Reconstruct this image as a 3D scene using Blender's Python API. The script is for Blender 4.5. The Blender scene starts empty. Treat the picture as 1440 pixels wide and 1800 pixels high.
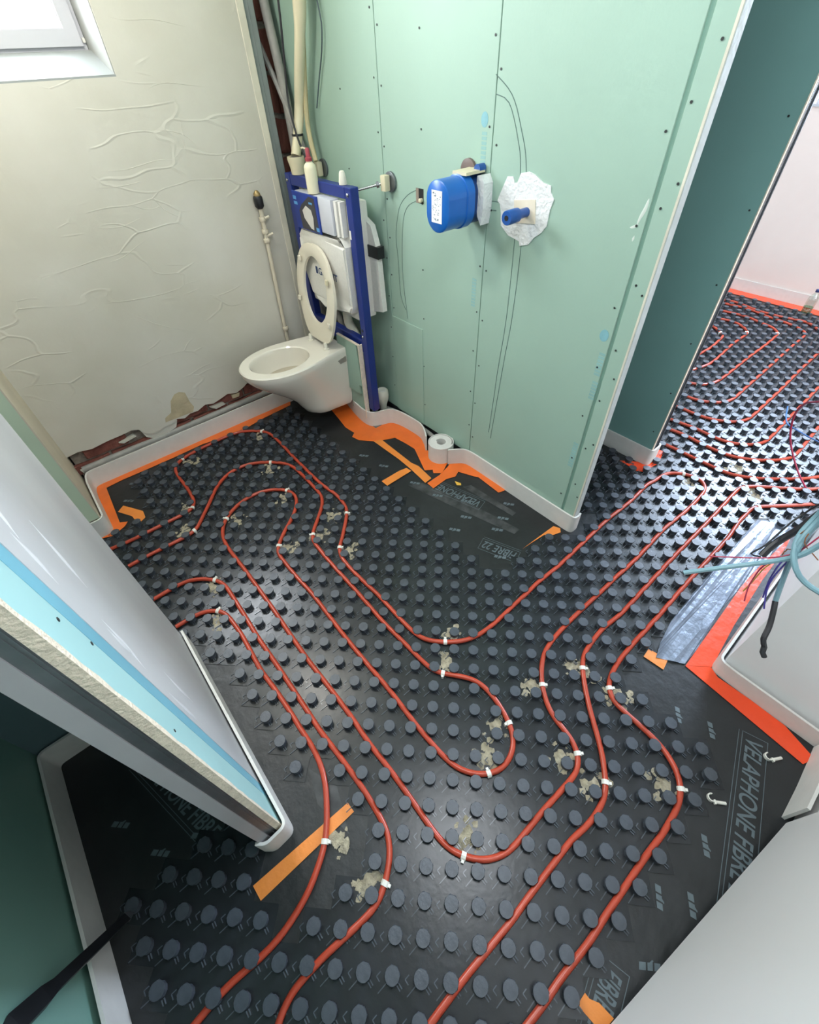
import bpy, bmesh, math, random
from mathutils import Vector, Matrix
from mathutils.geometry import tessellate_polygon

random.seed(7)
scene = bpy.context.scene
COL = scene.collection

# ------------------------------------------------------------------ camera
FX, CX, CY = 786.944, 720.0, 877.206          # focal length and principal point in px of a 1440x1800 frame
CAM = Vector((0.011, -0.023, 1.589))
ROT = Matrix(((0.76071, 0.47943, -0.43757), (-0.64807, 0.52313, -0.55348), (-0.03646, 0.70462, 0.70865)))
cam_data = bpy.data.cameras.new('camera')
cam = bpy.data.objects.new('camera', cam_data)
COL.objects.link(cam)
cam.matrix_world = Matrix.Translation(CAM) @ ROT.to_4x4()
cam_data.sensor_fit = 'HORIZONTAL'
cam_data.sensor_width = 36.0
cam_data.lens = FX / 1440 * 36.0
cam_data.shift_y = (CY - 900.0) / 1440.0
cam_data.clip_start = 0.02
scene.camera = cam

# ------------------------------------------------------------------ light
scene.view_settings.view_transform = 'Standard'
scene.view_settings.look = 'None'
scene.view_settings.gamma = 1.0
scene.view_settings.use_curve_mapping = False
scene.view_settings.exposure = -0.08

world = bpy.data.worlds.new('overcast_sky')
scene.world = world
world.use_nodes = True
wn = world.node_tree.nodes
wn['Background'].inputs[0].default_value = (0.86, 0.93, 1.0, 1)
wn['Background'].inputs[1].default_value = 1.6


def area_light(name, loc, direction, sx, sy, power, color):
    d = bpy.data.lights.new(name, 'AREA')
    d.shape = 'RECTANGLE'
    d.size, d.size_y = sx, sy
    d.energy = power
    d.color = color
    o = bpy.data.objects.new(name, d)
    COL.objects.link(o)
    o.location = loc
    o.rotation_euler = Vector(direction).to_track_quat('-Z', 'Z').to_euler()
    return o


# daylight through the two windows of the place and one added, unseen side window
area_light('daylight_small_window', (0.22, 3.0, 2.15), (0, -1, -0.3), 1.5, 1.2, 260, (0.93, 0.96, 1.0))
area_light('daylight_far_window', (4.86, 0.45, 1.75), (-1, 0, -0.25), 1.5, 1.0, 250, (0.66, 0.79, 1.0))
area_light('added_side_daylight', (3.3, -1.68, 1.55), (-0.35, 1, -0.2), 1.7, 1.5, 62, (0.97, 0.94, 0.95))

# ------------------------------------------------------------------ measured floor layout (metres)
PIPES = [[[-0.2429, 1.8958], [-0.1683, 1.8854], [-0.0662, 1.8849], [0.0325, 1.8844], [0.0952, 1.8841], [0.1373, 1.8893], [0.1676, 1.929], [0.1729, 1.9701], [0.1784, 2.0604], [0.1769, 2.1702], [0.182, 2.2437], [0.2037, 2.2864], [0.2434, 2.3142], [0.3182, 2.3303], [0.4257, 2.3388], [0.5343, 2.3403], [0.6163, 2.3208], [0.6961, 2.2522], [0.727, 2.1911], [0.7313, 2.0833], [0.7232, 1.9054], [0.7183, 1.7128], [0.7183, 1.5879], [0.7308, 1.5042], [0.7256, 1.4062], [0.7086, 1.356], [0.6794, 1.3189], [0.603, 1.2376], [0.557, 1.1942], [0.5358, 1.1676], [0.5234, 1.1167], [0.5223, 1.0077], [0.5286, 0.8987], [0.5301, 0.8882], [0.5284, 0.7618], [0.5284, 0.6745], [0.5366, 0.61], [0.5763, 0.5561], [0.6207, 0.5168], [0.6684, 0.489], [0.723, 0.4754], [0.7983, 0.471], [0.8945, 0.4739], [1.0251, 0.4763], [1.0493, 0.4794], [1.2004, 0.4731], [1.3793, 0.4782], [1.5739, 0.4837], [1.7647, 0.4768], [1.9414, 0.4846], [1.9717, 0.4733], [2.0476, 0.4675], [2.0979, 0.4472], [2.1347, 0.4], [2.1529, 0.3508], [2.1458, 0.3064], [2.1123, 0.2815], [2.0513, 0.2713], [1.9337, 0.2694], [1.833, 0.2733], [1.7215, 0.2828], [1.4673, 0.276], [1.3076, 0.2819], [1.2551, 0.2807], [1.1286, 0.2846], [0.9862, 0.2861], [0.8808, 0.2799], [0.8167, 0.2628], [0.7564, 0.2228], [0.7249, 0.1916], [0.6879, 0.1399], [0.6726, 0.0902], [0.6695, 0.045], [0.6554, 0.0082], [0.6325, -0.0193], [0.5979, -0.0349], [0.5448, -0.033], [0.4306, -0.0283], [0.3459, -0.0285], [0.3007, -0.0269], [0.2579, -0.0128], [0.2213, 0.0119], [0.1945, 0.0461], [0.1765, 0.0775], [0.168, 0.1198], [0.1679, 0.1732], [0.1701, 0.2535], [0.1704, 0.3529], [0.1662, 0.446], [0.1697, 0.5391], [0.1689, 0.6721], [0.1648, 0.8136], [0.1662, 0.9555], [0.1704, 1.0899], [0.1714, 1.2296], [0.1714, 1.3735], [0.1684, 1.5305], [0.1814, 1.6205], [0.2211, 1.6919], [0.2789, 1.7382], [0.3521, 1.7676], [0.4414, 1.7707], [0.5137, 1.736], [0.5596, 1.6859], [0.5751, 1.6323], [0.5551, 1.5742], [0.4909, 1.502], [0.4165, 1.4468], [0.3517, 1.3897], [0.3265, 1.351], [0.3233, 1.2945], [0.3231, 1.1706], [0.3283, 1.0685], [0.3235, 0.9065], [0.3205, 0.7927], [0.3208, 0.6524], [0.3229, 0.5443], [0.318, 0.403], [0.3187, 0.3257], [0.3225, 0.2559], [0.3323, 0.2096], [0.3589, 0.1677], [0.3918, 0.1392], [0.4301, 0.1219], [0.4702, 0.1217], [0.5107, 0.1401], [0.5413, 0.1694], [0.5576, 0.2069], [0.5725, 0.2546], [0.5797, 0.319], [0.573, 0.3653], [0.5455, 0.4083], [0.5093, 0.4515], [0.4855, 0.484], [0.4792, 0.5365], [0.4763, 0.6041], [0.474, 0.6568], [0.4692, 0.7678], [0.4729, 0.8988], [0.4736, 1.0012], [0.4734, 1.1356], [0.4779, 1.2387], [0.4833, 1.3083], [0.5169, 1.3556], [0.577, 1.4095], [0.6375, 1.469], [0.6709, 1.5288], [0.6787, 1.6325], [0.6812, 1.7817], [0.6725, 1.8516], [0.6372, 1.9115], [0.5735, 1.9743], [0.5074, 2.0139], [0.4283, 2.0245], [0.3531, 1.9989], [0.2858, 1.9455], [0.2187, 1.8671], [0.1598, 1.8038], [0.104, 1.7438], [0.0527, 1.7307], [-0.0213, 1.7333], [-0.1282, 1.737], [-0.2119, 1.7353]], [[-0.19, 1.4823], [-0.1102, 1.4834], [-0.0438, 1.4777], [0.0128, 1.4433], [0.056, 1.3937], [0.0715, 1.3475], [0.0714, 1.2693], [0.0698, 1.1622], [0.0659, 1.0356], [0.0676, 0.8993], [0.0677, 0.7831], [0.0678, 0.6755], [0.0666, 0.5833], [0.0719, 0.4975], [0.0756, 0.4066], [0.0766, 0.3343], [0.073, 0.2904], [0.0707, 0.2423], [0.0575, 0.2054], [0.0282, 0.1709], [-0.0047, 0.1466], [-0.048, 0.1254], [-0.1041, 0.1258], [-0.1594, 0.1311], [-0.2127, 0.1362], [-0.2625, 0.1363], [-0.3021, 0.136], [-0.329, 0.1261], [-0.3494, 0.1116], [-0.3692, 0.0977]], [[-0.1597, 1.2912], [-0.1019, 1.2912], [-0.0518, 1.2848], [-0.0098, 1.2571], [0.0149, 1.2207], [0.0206, 1.1588], [0.0232, 1.0929], [0.0203, 1.0239], [0.0136, 0.9071], [0.0196, 0.8105], [0.0215, 0.7022], [0.0204, 0.6171], [0.0215, 0.5596], [0.0139, 0.5003], [-0.0007, 0.4502], [-0.0192, 0.4172], [-0.0391, 0.3821], [-0.0678, 0.342], [-0.0927, 0.3158], [-0.1286, 0.292], [-0.1695, 0.2665], [-0.2179, 0.2505], [-0.2714, 0.2378], [-0.3214, 0.2359], [-0.3784, 0.2417], [-0.4302, 0.2448], [-0.4877, 0.2382], [-0.5269, 0.2341]], [[2.5799, -0.1431], [2.4988, -0.0837], [2.4363, -0.0286], [2.3788, 0.034], [2.3226, 0.0978], [2.2735, 0.1478], [2.2317, 0.1717], [2.1386, 0.1735], [2.0033, 0.1724], [1.9026, 0.1725], [1.6137, 0.1761], [1.3778, 0.1753], [1.1809, 0.1743], [1.0845, 0.1856], [0.9938, 0.18], [0.9376, 0.1722], [0.8931, 0.1483], [0.8418, 0.1035], [0.7905, 0.0502], [0.7464, -0.003], [0.7011, -0.0554], [0.6516, -0.0982], [0.6087, -0.1257], [0.5243, -0.1339], [0.4499, -0.1227], [0.3441, -0.1222], [0.2594, -0.1212], [0.2008, -0.1229], [0.1265, -0.12], [0.0465, -0.116], [-0.006, -0.1153], [-0.0773, -0.1157], [-0.1163, -0.1162]], [[2.4431, -0.1629], [2.384, -0.1144], [2.2975, -0.0487], [2.2061, 0.0259], [2.1655, 0.0597], [2.132, 0.0769], [2.0591, 0.0779], [1.9982, 0.0803], [1.878, 0.0704], [1.6751, 0.0731], [1.4893, 0.0756], [1.2788, 0.0744], [1.1104, 0.0773], [0.9873, 0.0735], [0.9044, 0.0519], [0.8695, 0.013], [0.866, -0.0501], [0.8636, -0.1285], [0.8519, -0.186], [0.8251, -0.2348], [0.7883, -0.2636], [0.744, -0.2761], [0.6752, -0.2791], [0.6539, -0.2799], [0.5581, -0.2746], [0.462, -0.2733], [0.3809, -0.2712], [0.3131, -0.2729], [0.3047, -0.2718], [0.2454, -0.2677], [0.1956, -0.2631], [0.1511, -0.2649], [0.089, -0.2596], [0.0474, -0.2576]]]
FAR_PIPES = [[[2.9885, 0.864], [2.9893, 0.8022], [3.0212, 0.7416], [3.0752, 0.6995], [3.1668, 0.6815], [3.3317, 0.6787], [3.6074, 0.6793], [3.8878, 0.6728], [4.0689, 0.6774], [4.1178, 0.6833], [4.1884, 0.7534], [4.2039, 0.8254], [4.2487, 0.9629], [4.229, 1.1435]], [[2.8278, 0.8204], [2.8342, 0.748], [2.8342, 0.6746], [2.863, 0.6165], [2.9291, 0.5481], [3.0145, 0.5295], [3.1882, 0.5319], [3.5236, 0.5354], [3.9445, 0.5411], [4.1813, 0.5385], [4.2438, 0.5439], [4.303, 0.61], [4.3396, 0.7186], [4.3595, 0.8508], [4.4035, 0.9988], [4.3874, 1.1851]], [[2.6771, 0.7795], [2.6883, 0.6897], [2.6845, 0.6167], [2.6962, 0.5395], [2.7248, 0.4721], [2.7856, 0.4067], [2.864, 0.3808], [3.024, 0.3791], [3.2878, 0.379], [3.6558, 0.3853], [4.003, 0.3858], [4.2828, 0.3848]], [[2.5244, 0.735], [2.535, 0.6758], [2.5438, 0.6032], [2.5518, 0.5257], [2.5428, 0.4364], [2.555, 0.3598], [2.6019, 0.2877], [2.6763, 0.2392], [2.7626, 0.2303], [2.9694, 0.2331], [3.197, 0.2316], [3.5176, 0.2343], [3.769, 0.2329]], [[3.101, 0.8811], [3.2, 0.8501], [3.2688, 0.8273], [3.3972, 0.8152], [3.6981, 0.8349], [3.9271, 0.8322], [3.987, 0.8416], [4.064, 0.9218], [4.0885, 1.0014], [4.0676, 1.0992]], [[3.3292, 0.9284], [3.4285, 0.9265], [3.5651, 0.9156], [3.7468, 0.9304], [3.7991, 0.9324], [3.8457, 0.9827], [3.9044, 1.0527], [3.9245, 1.1064]], [[2.4275, 0.6971], [2.4383, 0.6324], [2.4501, 0.5862], [2.4429, 0.4903], [2.4365, 0.4054], [2.4408, 0.3284], [2.4658, 0.2626], [2.5131, 0.1949], [2.5779, 0.1347], [2.6323, 0.1008], [2.6931, 0.0863], [2.8176, 0.0865], [3.0616, 0.092], [3.2755, 0.0949]], [[2.2855, 0.6338], [2.2931, 0.5834], [2.2952, 0.5077], [2.2919, 0.4243], [2.2933, 0.3399], [2.295, 0.265], [2.3204, 0.2025], [2.3598, 0.147], [2.4263, 0.0793], [2.4928, 0.018], [2.5464, -0.0252], [2.5971, -0.053], [2.6817, -0.0926]], [[4.3681, 1.3112], [4.4745, 1.166], [4.4197, 0.9169], [4.4284, 0.75], [4.4529, 0.6045], [4.3596, 0.4971]]]
CLIPS = [[0.2512, 2.3001], [0.1399, 1.8962], [0.0912, 1.741], [0.2445, 1.7001], [0.5483, 1.6775], [0.3495, 1.3807], [0.5071, 1.3293], [0.5946, 1.9315], [0.6894, 2.2293], [0.0444, 1.3948], [-0.0096, 1.2413], [0.6953, 1.3394], [0.5926, 0.5408], [0.5021, 0.4581], [0.3951, 0.1434], [0.5448, 0.1974], [0.7295, 0.206], [0.8857, 0.1473], [0.6343, 0.002], [0.635, -0.0978], [0.1976, 0.0511], [-0.0796, 0.3249], [-0.0089, 0.1471], [0.8977, 0.0422], [0.7866, -0.2538], [2.1236, 0.3952], [2.2552, 0.148], [2.1581, 0.0534], [2.3453, 0.1519], [0.5564, 1.1811]]
FAR_CLIPS = [[3.8154, 0.9823], [3.9641, 0.8477], [4.0945, 0.7036], [4.2231, 0.5614], [2.9969, 0.7418], [2.9233, 0.5501], [2.7208, 0.4486], [2.584, 0.2941]]
GLUE = [[0.2759, 2.275], [0.1159, 1.924], [0.0633, 1.7851], [0.2772, 1.6759], [0.5246, 1.6558], [0.3811, 1.3572], [0.5227, 1.3115], [0.5763, 1.9057], [0.668, 2.2047], [0.0257, 1.3778], [-0.0297, 1.2081], [0.6502, 1.3741], [0.5815, 1.1555], [0.6377, 0.5509], [0.5459, 0.4814], [0.4212, 0.1722], [0.5136, 0.2153], [0.7139, 0.219], [0.8921, 0.1297], [0.6035, 0.0197], [0.611, -0.0886], [0.879, 0.18], [0.2271, 0.0748], [-0.0538, 0.3117], [-0.0445, 0.1728], [0.9008, 0.018], [0.7707, -0.2242], [2.1155, 0.3622], [2.2563, 0.1093], [2.3743, 0.2405]]
FLAT = {'long_tape': [[1.1409, 1.7112], [1.1842, 1.6913], [1.1764, 1.4196], [1.1875, 1.3714], [1.1731, 1.2539], [1.126, 1.2485], [1.1406, 1.3778], [1.1461, 1.4862]], 'cross_tape': [[0.9667, 1.412], [0.9669, 1.3648], [1.1321, 1.3679], [1.1291, 1.4032], [1.0848, 1.4118]], 'scrap': [[1.2486, 1.1563], [1.2607, 1.1244], [1.251, 1.1128], [1.2349, 1.1277]], 'offcut': [[-0.15, 2.1377], [-0.1164, 2.1658], [-0.0527, 2.0572], [-0.0566, 2.0034], [-0.0986, 1.9781], [-0.105, 2.0557]], 'near_part': [[-0.284, 0.3757], [0.021, 0.3638], [0.0223, 0.333], [-0.2818, 0.3339]], 'near_foil': [[1.1355, 0.0302], [1.1474, -0.0366], [1.1012, -0.0447], [1.0944, 0.0268]], 'bottom': [[0.2003, -0.3162], [0.2299, -0.3164], [0.2298, -0.3289], [0.2413, -0.3469], [0.2458, -0.3821], [0.2305, -0.3801], [0.2043, -0.3579]], 'sliver': [[1.1596, 0.6374], [1.3044, 0.6315], [1.3684, 0.6283], [1.3806, 0.6001], [1.3619, 0.5835], [1.3253, 0.5959], [1.2945, 0.6239], [1.2176, 0.6325]], 'stub2': [[2.0053, 0.6787], [2.091, 0.5793], [2.2367, 0.5928], [2.2406, 0.5613], [2.1312, 0.529], [2.0609, 0.5426], [2.009, 0.5527], [1.9955, 0.5778], [1.9986, 0.6131]], 'flap1': [[1.1487, 2.196], [1.121, 2.0405], [1.0996, 1.9371], [1.107, 1.8571], [1.0756, 1.8332], [1.0857, 1.7801], [1.1522, 1.7006], [1.2538, 1.6537], [1.2647, 1.5699], [1.2693, 1.4991], [1.1896, 1.325], [1.2247, 1.2998], [1.2092, 1.2777], [1.2431, 1.2464], [1.3307, 1.2916], [1.3476, 1.3144], [1.3193, 1.3485], [1.3064, 1.3999], [1.315, 1.4483], [1.3415, 1.5064], [1.3635, 1.5544], [1.3673, 1.6303], [1.3639, 1.7252], [1.3366, 1.7943], [1.2781, 1.8118], [1.2259, 1.8367], [1.2109, 1.8978], [1.2272, 2.0189], [1.265, 2.1917]], 'flap2': [[1.1336, 1.2415], [1.1308, 1.1923], [1.2261, 1.198], [1.2765, 1.1797], [1.3128, 1.1964], [1.3483, 1.1133], [1.3599, 1.0956], [1.35, 0.9483], [1.3832, 0.9376], [1.398, 0.9505], [1.4139, 1.1467], [1.413, 1.2152], [1.3772, 1.2407], [1.3309, 1.2761], [1.2974, 1.2621], [1.2218, 1.2444]], 'flap_left': [[-0.145, 2.3699], [-0.0611, 2.3777], [0.0702, 2.3747], [0.2288, 2.3734], [0.3886, 2.3794], [0.6058, 2.3406], [0.7875, 2.3712], [0.9765, 2.3817], [1.0189, 2.4559], [0.8295, 2.4521], [0.4739, 2.4525], [0.1523, 2.4447], [-0.0884, 2.4813], [-0.1864, 2.4361]], 'flap_stub': [[-0.1864, 2.4361], [-0.145, 2.3699], [-0.1647, 2.054], [-0.1329, 2.033], [-0.1518, 2.0109], [-0.2129, 1.9826], [-0.2597, 2.0028], [-0.2702, 2.0571], [-0.2148, 2.0838]], 'foil_x': [[1.1726, -0.0881], [1.1372, -0.4697], [1.1801, -0.4863], [1.2165, -0.3916], [1.2198, -0.2872], [1.2162, -0.181], [1.2353, -0.1489]], 'foil_y': [[1.1726, -0.0881], [1.6416, -0.0759], [2.0682, -0.0557], [2.1683, -0.1009], [2.0052, -0.1168], [1.7509, -0.1187], [1.4573, -0.132], [1.2383, -0.1515]], 'silver': [[1.3042, 0.0324], [1.5655, 0.0381], [1.8418, 0.0346], [2.082, 0.0284], [2.1258, -0.037], [2.1654, -0.1149], [2.0743, -0.1053], [1.7821, -0.0806], [1.5062, -0.0695], [1.262, -0.0861], [1.1765, -0.0831], [1.1224, -0.0047], [1.1854, 0.0137]]}
FOAM = {'green_a': [[1.2762, 2.2557], [1.2681, 2.1973], [1.2303, 2.0241], [1.2139, 1.9027], [1.2249, 1.8359], [1.2745, 1.8077], [1.333, 1.7902], [1.3586, 1.7191], [1.3664, 1.6295], [1.3655, 1.551], [1.3423, 1.4958], [1.3086, 1.4447]], 'green_b': [[1.3239, 1.2739], [1.3728, 1.2361], [1.4112, 1.2232], [1.41, 1.1819], [1.408, 1.0361], [1.3953, 0.8992], [1.3887, 0.685], [1.4267, 0.6162]]}
COIL = [[1.3411, 1.3663]]
TXT = {'vela_right': [[1.0965, -0.3249], [0.638, -0.4622]], 'vela_green': [[1.2428, 0.958], [1.1759, 1.1976]], 'fibre': [[1.1248, 0.6367], [1.07, 0.7825]], 'bottomtxt': [[0.3092, -0.3166], [0.1922, -0.3477]], 'niche': [[-0.4357, 0.8917], [-0.3222, 0.4918]]}
LOGOS = [[0.9958, -0.1515], [1.029, -0.2435], [0.7189, -0.3696], [0.5216, -0.341], [0.3837, -0.3925], [0.57, -0.404], [1.0551, 0.6742], [1.0188, 0.9212], [1.1144, 0.9412], [1.1649, 0.7886], [1.2384, 0.8183], [1.1909, 1.0162], [1.1147, 1.1405], [1.3301, 0.8622], [1.0269, 1.6493], [1.0548, 1.5049], [1.0908, 1.2877], [-0.4447, 0.556], [-0.5242, 0.7612], [-0.4562, 0.6153], [-0.3538, 0.5787], [-0.0871, 2.1869], [-0.0241, 2.3031]]
LOOSE = [[1.0794, -0.3926], [0.8412, -0.3288]]
MISC = {'bottle': [[4.6195, 0.67]]}
WIRES = {'teal_tip': [[0.9541, 0.0576, 0.62], [0.9997, -0.001, 0.66], [1.0424, -0.0587, 0.7], [1.053, -0.0913, 0.74], [1.0483, -0.1041, 0.77], [1.0607, -0.1139, 0.8], [1.0479, -0.1224, 0.86]], 'teal_loop': [[1.0242, -0.1907, 0.72], [1.021, -0.1687, 0.72], [1.0275, -0.1369, 0.72], [1.0268, -0.1107, 0.74], [1.0483, -0.089, 0.76], [1.0772, -0.0772, 0.78], [1.1065, -0.0775, 0.8], [1.119, -0.0798, 0.83], [1.1053, -0.0841, 0.9]], 'teal_down': [[1.055, -0.1281, 0.6], [1.0719, -0.1098, 0.66], [1.0624, -0.0942, 0.73], [1.0596, -0.0862, 0.77], [1.0816, -0.0836, 0.8], [1.0987, -0.0861, 0.83], [1.085, -0.0899, 0.9]], 'teal_mid': [[1.0499, -0.0956, 0.75], [1.066, -0.0871, 0.78], [1.0996, -0.0878, 0.8], [1.1129, -0.0909, 0.82], [1.0959, -0.0977, 0.88]], 'black_sleeve': [[0.9742, -0.1824, 0.5], [0.9742, -0.1736, 0.51], [0.984, -0.1692, 0.52], [0.9837, -0.1574, 0.54], [1.013, -0.1502, 0.56], [1.0419, -0.1351, 0.59], [1.055, -0.1281, 0.6]], 'black_thin': [[1.0788, -0.0474, 0.68], [1.0659, -0.0243, 0.68], [1.0963, -0.0382, 0.69], [1.1282, -0.0443, 0.71], [1.1777, -0.0525, 0.74], [1.1949, -0.0609, 0.76], [1.1864, -0.0763, 0.82]], 'black_thick': [[1.1058, -0.049, 0.66], [1.1255, -0.0507, 0.68], [1.1462, -0.0606, 0.71], [1.1495, -0.0724, 0.75], [1.1599, -0.0799, 0.79], [1.1459, -0.092, 0.85]], 'pink': [[1.0309, 0.0383, 0.64], [1.0506, -0.0036, 0.66], [1.0593, -0.0456, 0.69], [1.0559, -0.0784, 0.73], [1.0646, -0.0958, 0.76], [1.0828, -0.1079, 0.82]], 'red_down': [[1.0208, -0.0801, 0.58], [1.0358, -0.068, 0.61], [1.0393, -0.0632, 0.65], [1.0451, -0.0624, 0.69], [1.0543, -0.079, 0.73]], 'yellow_down': [[1.0491, -0.0656, 0.58], [1.0524, -0.0675, 0.62], [1.0598, -0.0667, 0.66], [1.0637, -0.073, 0.7], [1.0602, -0.0867, 0.74]], 'purple_a': [[1.0448, -0.1041, 0.6], [1.052, -0.0906, 0.65], [1.0486, -0.0857, 0.69], [1.0456, -0.0828, 0.72], [1.0571, -0.0878, 0.74]], 'purple_b': [[1.0337, -0.1206, 0.58], [1.0458, -0.1018, 0.62], [1.0524, -0.0923, 0.66], [1.065, -0.0923, 0.7], [1.0572, -0.0919, 0.74]], 'copper_a': [[1.0606, -0.0767, 0.73], [1.0661, -0.0719, 0.74], [1.0632, -0.0814, 0.74], [1.0683, -0.0725, 0.75], [1.0513, -0.0839, 0.76], [1.0821, -0.0734, 0.78], [1.0849, -0.0785, 0.8]], 'copper_b': [[1.0656, -0.1316, 0.76], [1.0667, -0.1161, 0.77], [1.0567, -0.1022, 0.78], [1.0562, -0.0892, 0.79], [1.068, -0.0868, 0.81]], 'red_far': [[2.1089, 0.0723, 0.62], [2.1731, 0.1062, 0.56], [2.2941, 0.149, 0.48], [2.399, 0.1688, 0.38], [2.4766, 0.1638, 0.28], [2.5052, 0.1357, 0.19], [2.5162, 0.086, 0.11], [2.4905, 0.0235, 0.05], [2.441, -0.0407, 0.022]], 'blue_far': [[2.9278, 0.2588, 0.12], [2.8517, 0.2308, 0.1], [2.7924, 0.2041, 0.1], [2.698, 0.1529, 0.14], [2.565, 0.0873, 0.2], [2.4259, 0.0314, 0.27], [2.2499, -0.0267, 0.36]]}

# ------------------------------------------------------------------ materials
def lin(h):
    r = []
    for i in (0, 2, 4):
        c = int(h[i:i + 2], 16) / 255
        r.append(c / 12.92 if c <= 0.04045 else ((c + 0.055) / 1.055) ** 2.4)
    return (r[0], r[1], r[2], 1)


MATS = {}


def mat(name, col, rough=0.5, var=0.12, scale=8.0, bump=0.0, bscale=None, metal=0.0, spec=0.5, col2=None, detail=6.0, stretch=None, trans=0.0, coat=0.0, bdist=0.01):
    """procedural material: noise-driven colour variation and fine relief"""
    if name in MATS:
        return MATS[name]
    m = bpy.data.materials.new(name)
    m.use_nodes = True
    nt = m.node_tree
    b = nt.nodes['Principled BSDF']
    b.inputs['Roughness'].default_value = rough
    b.inputs['Metallic'].default_value = metal
    b.inputs['Specular IOR Level'].default_value = spec
    b.inputs['Transmission Weight'].default_value = trans
    b.inputs['Coat Weight'].default_value = coat
    tc = nt.nodes.new('ShaderNodeTexCoord')
    mp = nt.nodes.new('ShaderNodeMapping')
    nt.links.new(tc.outputs['Object'], mp.inputs[0])
    if stretch:
        mp.inputs['Scale'].default_value = stretch
    n = nt.nodes.new('ShaderNodeTexNoise')
    n.inputs['Scale'].default_value = scale
    n.inputs['Detail'].default_value = detail
    nt.links.new(mp.outputs[0], n.inputs['Vector'])
    c1 = lin(col)
    if col2:
        c2 = lin(col2)
    else:
        c2 = tuple(min(1, v * (1 + var)) for v in c1[:3]) + (1,)
        c1 = tuple(v * (1 - var) for v in c1[:3]) + (1,)
    rp = nt.nodes.new('ShaderNodeValToRGB')
    rp.color_ramp.elements[0].position = 0.32
    rp.color_ramp.elements[1].position = 0.68
    rp.color_ramp.elements[0].color = c1
    rp.color_ramp.elements[1].color = c2
    nt.links.new(n.outputs['Fac'], rp.inputs[0])
    nt.links.new(rp.outputs[0], b.inputs['Base Color'])
    if bump:
        n2 = nt.nodes.new('ShaderNodeTexNoise')
        n2.inputs['Scale'].default_value = bscale or scale * 3
        n2.inputs['Detail'].default_value = 5
        nt.links.new(mp.outputs[0], n2.inputs['Vector'])
        bp = nt.nodes.new('ShaderNodeBump')
        bp.inputs['Strength'].default_value = bump
        bp.inputs['Distance'].default_value = bdist
        nt.links.new(n2.outputs['Fac'], bp.inputs['Height'])
        nt.links.new(bp.outputs[0], b.inputs['Normal'])
    MATS[name] = m
    return m


def plaster_material():
    m = mat('plaster', 'C6C2B4', 0.62, scale=2.2, col2='D3D0C6', bump=0.25, bscale=14, bdist=0.006)
    nt = m.node_tree
    b = nt.nodes['Principled BSDF']
    tc = [n for n in nt.nodes if n.type == 'TEX_COORD'][0]
    oldbump = [n for n in nt.nodes if n.type == 'BUMP'][0]
    mp = nt.nodes.new('ShaderNodeMapping')
    mp.inputs['Scale'].default_value = (1.0, 1.0, 2.6)
    nt.links.new(tc.outputs['Object'], mp.inputs[0])
    wob = nt.nodes.new('ShaderNodeTexNoise')
    wob.inputs['Scale'].default_value = 1.8
    nt.links.new(mp.outputs[0], wob.inputs['Vector'])
    mix = nt.nodes.new('ShaderNodeMixRGB')
    mix.inputs[0].default_value = 0.35
    nt.links.new(mp.outputs[0], mix.inputs[1])
    nt.links.new(wob.outputs['Color'], mix.inputs[2])
    v = nt.nodes.new('ShaderNodeTexVoronoi')
    v.feature = 'DISTANCE_TO_EDGE'
    v.inputs['Scale'].default_value = 5.0
    nt.links.new(mix.outputs[0], v.inputs['Vector'])
    r = nt.nodes.new('ShaderNodeValToRGB')          # trowel ridges: narrow lines at cell borders
    r.color_ramp.elements[0].position = 0.0
    r.color_ramp.elements[0].color = (1, 1, 1, 1)
    r.color_ramp.elements[1].position = 0.03
    r.color_ramp.elements[1].color = (0, 0, 0, 1)
    nt.links.new(v.outputs['Distance'], r.inputs[0])
    msk = nt.nodes.new('ShaderNodeTexNoise')
    msk.inputs['Scale'].default_value = 3.1
    nt.links.new(tc.outputs['Object'], msk.inputs['Vector'])
    mr = nt.nodes.new('ShaderNodeValToRGB')
    mr.color_ramp.elements[0].position = 0.50
    mr.color_ramp.elements[1].position = 0.62
    nt.links.new(msk.outputs['Fac'], mr.inputs[0])
    mul = nt.nodes.new('ShaderNodeMath')
    mul.operation = 'MULTIPLY'
    nt.links.new(r.outputs[0], mul.inputs[0])
    nt.links.new(mr.outputs[0], mul.inputs[1])
    bp = nt.nodes.new('ShaderNodeBump')
    bp.inputs['Strength'].default_value = 0.30
    bp.inputs['Distance'].default_value = 0.006
    nt.links.new(mul.outputs[0], bp.inputs['Height'])
    nt.links.new(oldbump.outputs[0], bp.inputs['Normal'])
    nt.links.new(bp.outputs[0], b.inputs['Normal'])
    return m


def glass_material(name, tint=(0.97, 0.99, 1, 1), gloss=0.08):
    m = bpy.data.materials.new(name)
    m.use_nodes = True
    nt = m.node_tree
    nt.nodes.remove(nt.nodes['Principled BSDF'])
    out = nt.nodes['Material Output']
    t = nt.nodes.new('ShaderNodeBsdfTransparent')
    t.inputs[0].default_value = tint
    g = nt.nodes.new('ShaderNodeBsdfGlossy')
    g.inputs['Roughness'].default_value = 0.03
    mx = nt.nodes.new('ShaderNodeMixShader')
    mx.inputs[0].default_value = gloss
    nt.links.new(t.outputs[0], mx.inputs[1])
    nt.links.new(g.outputs[0], mx.inputs[2])
    nt.links.new(mx.outputs[0], out.inputs[0])
    return m


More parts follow.
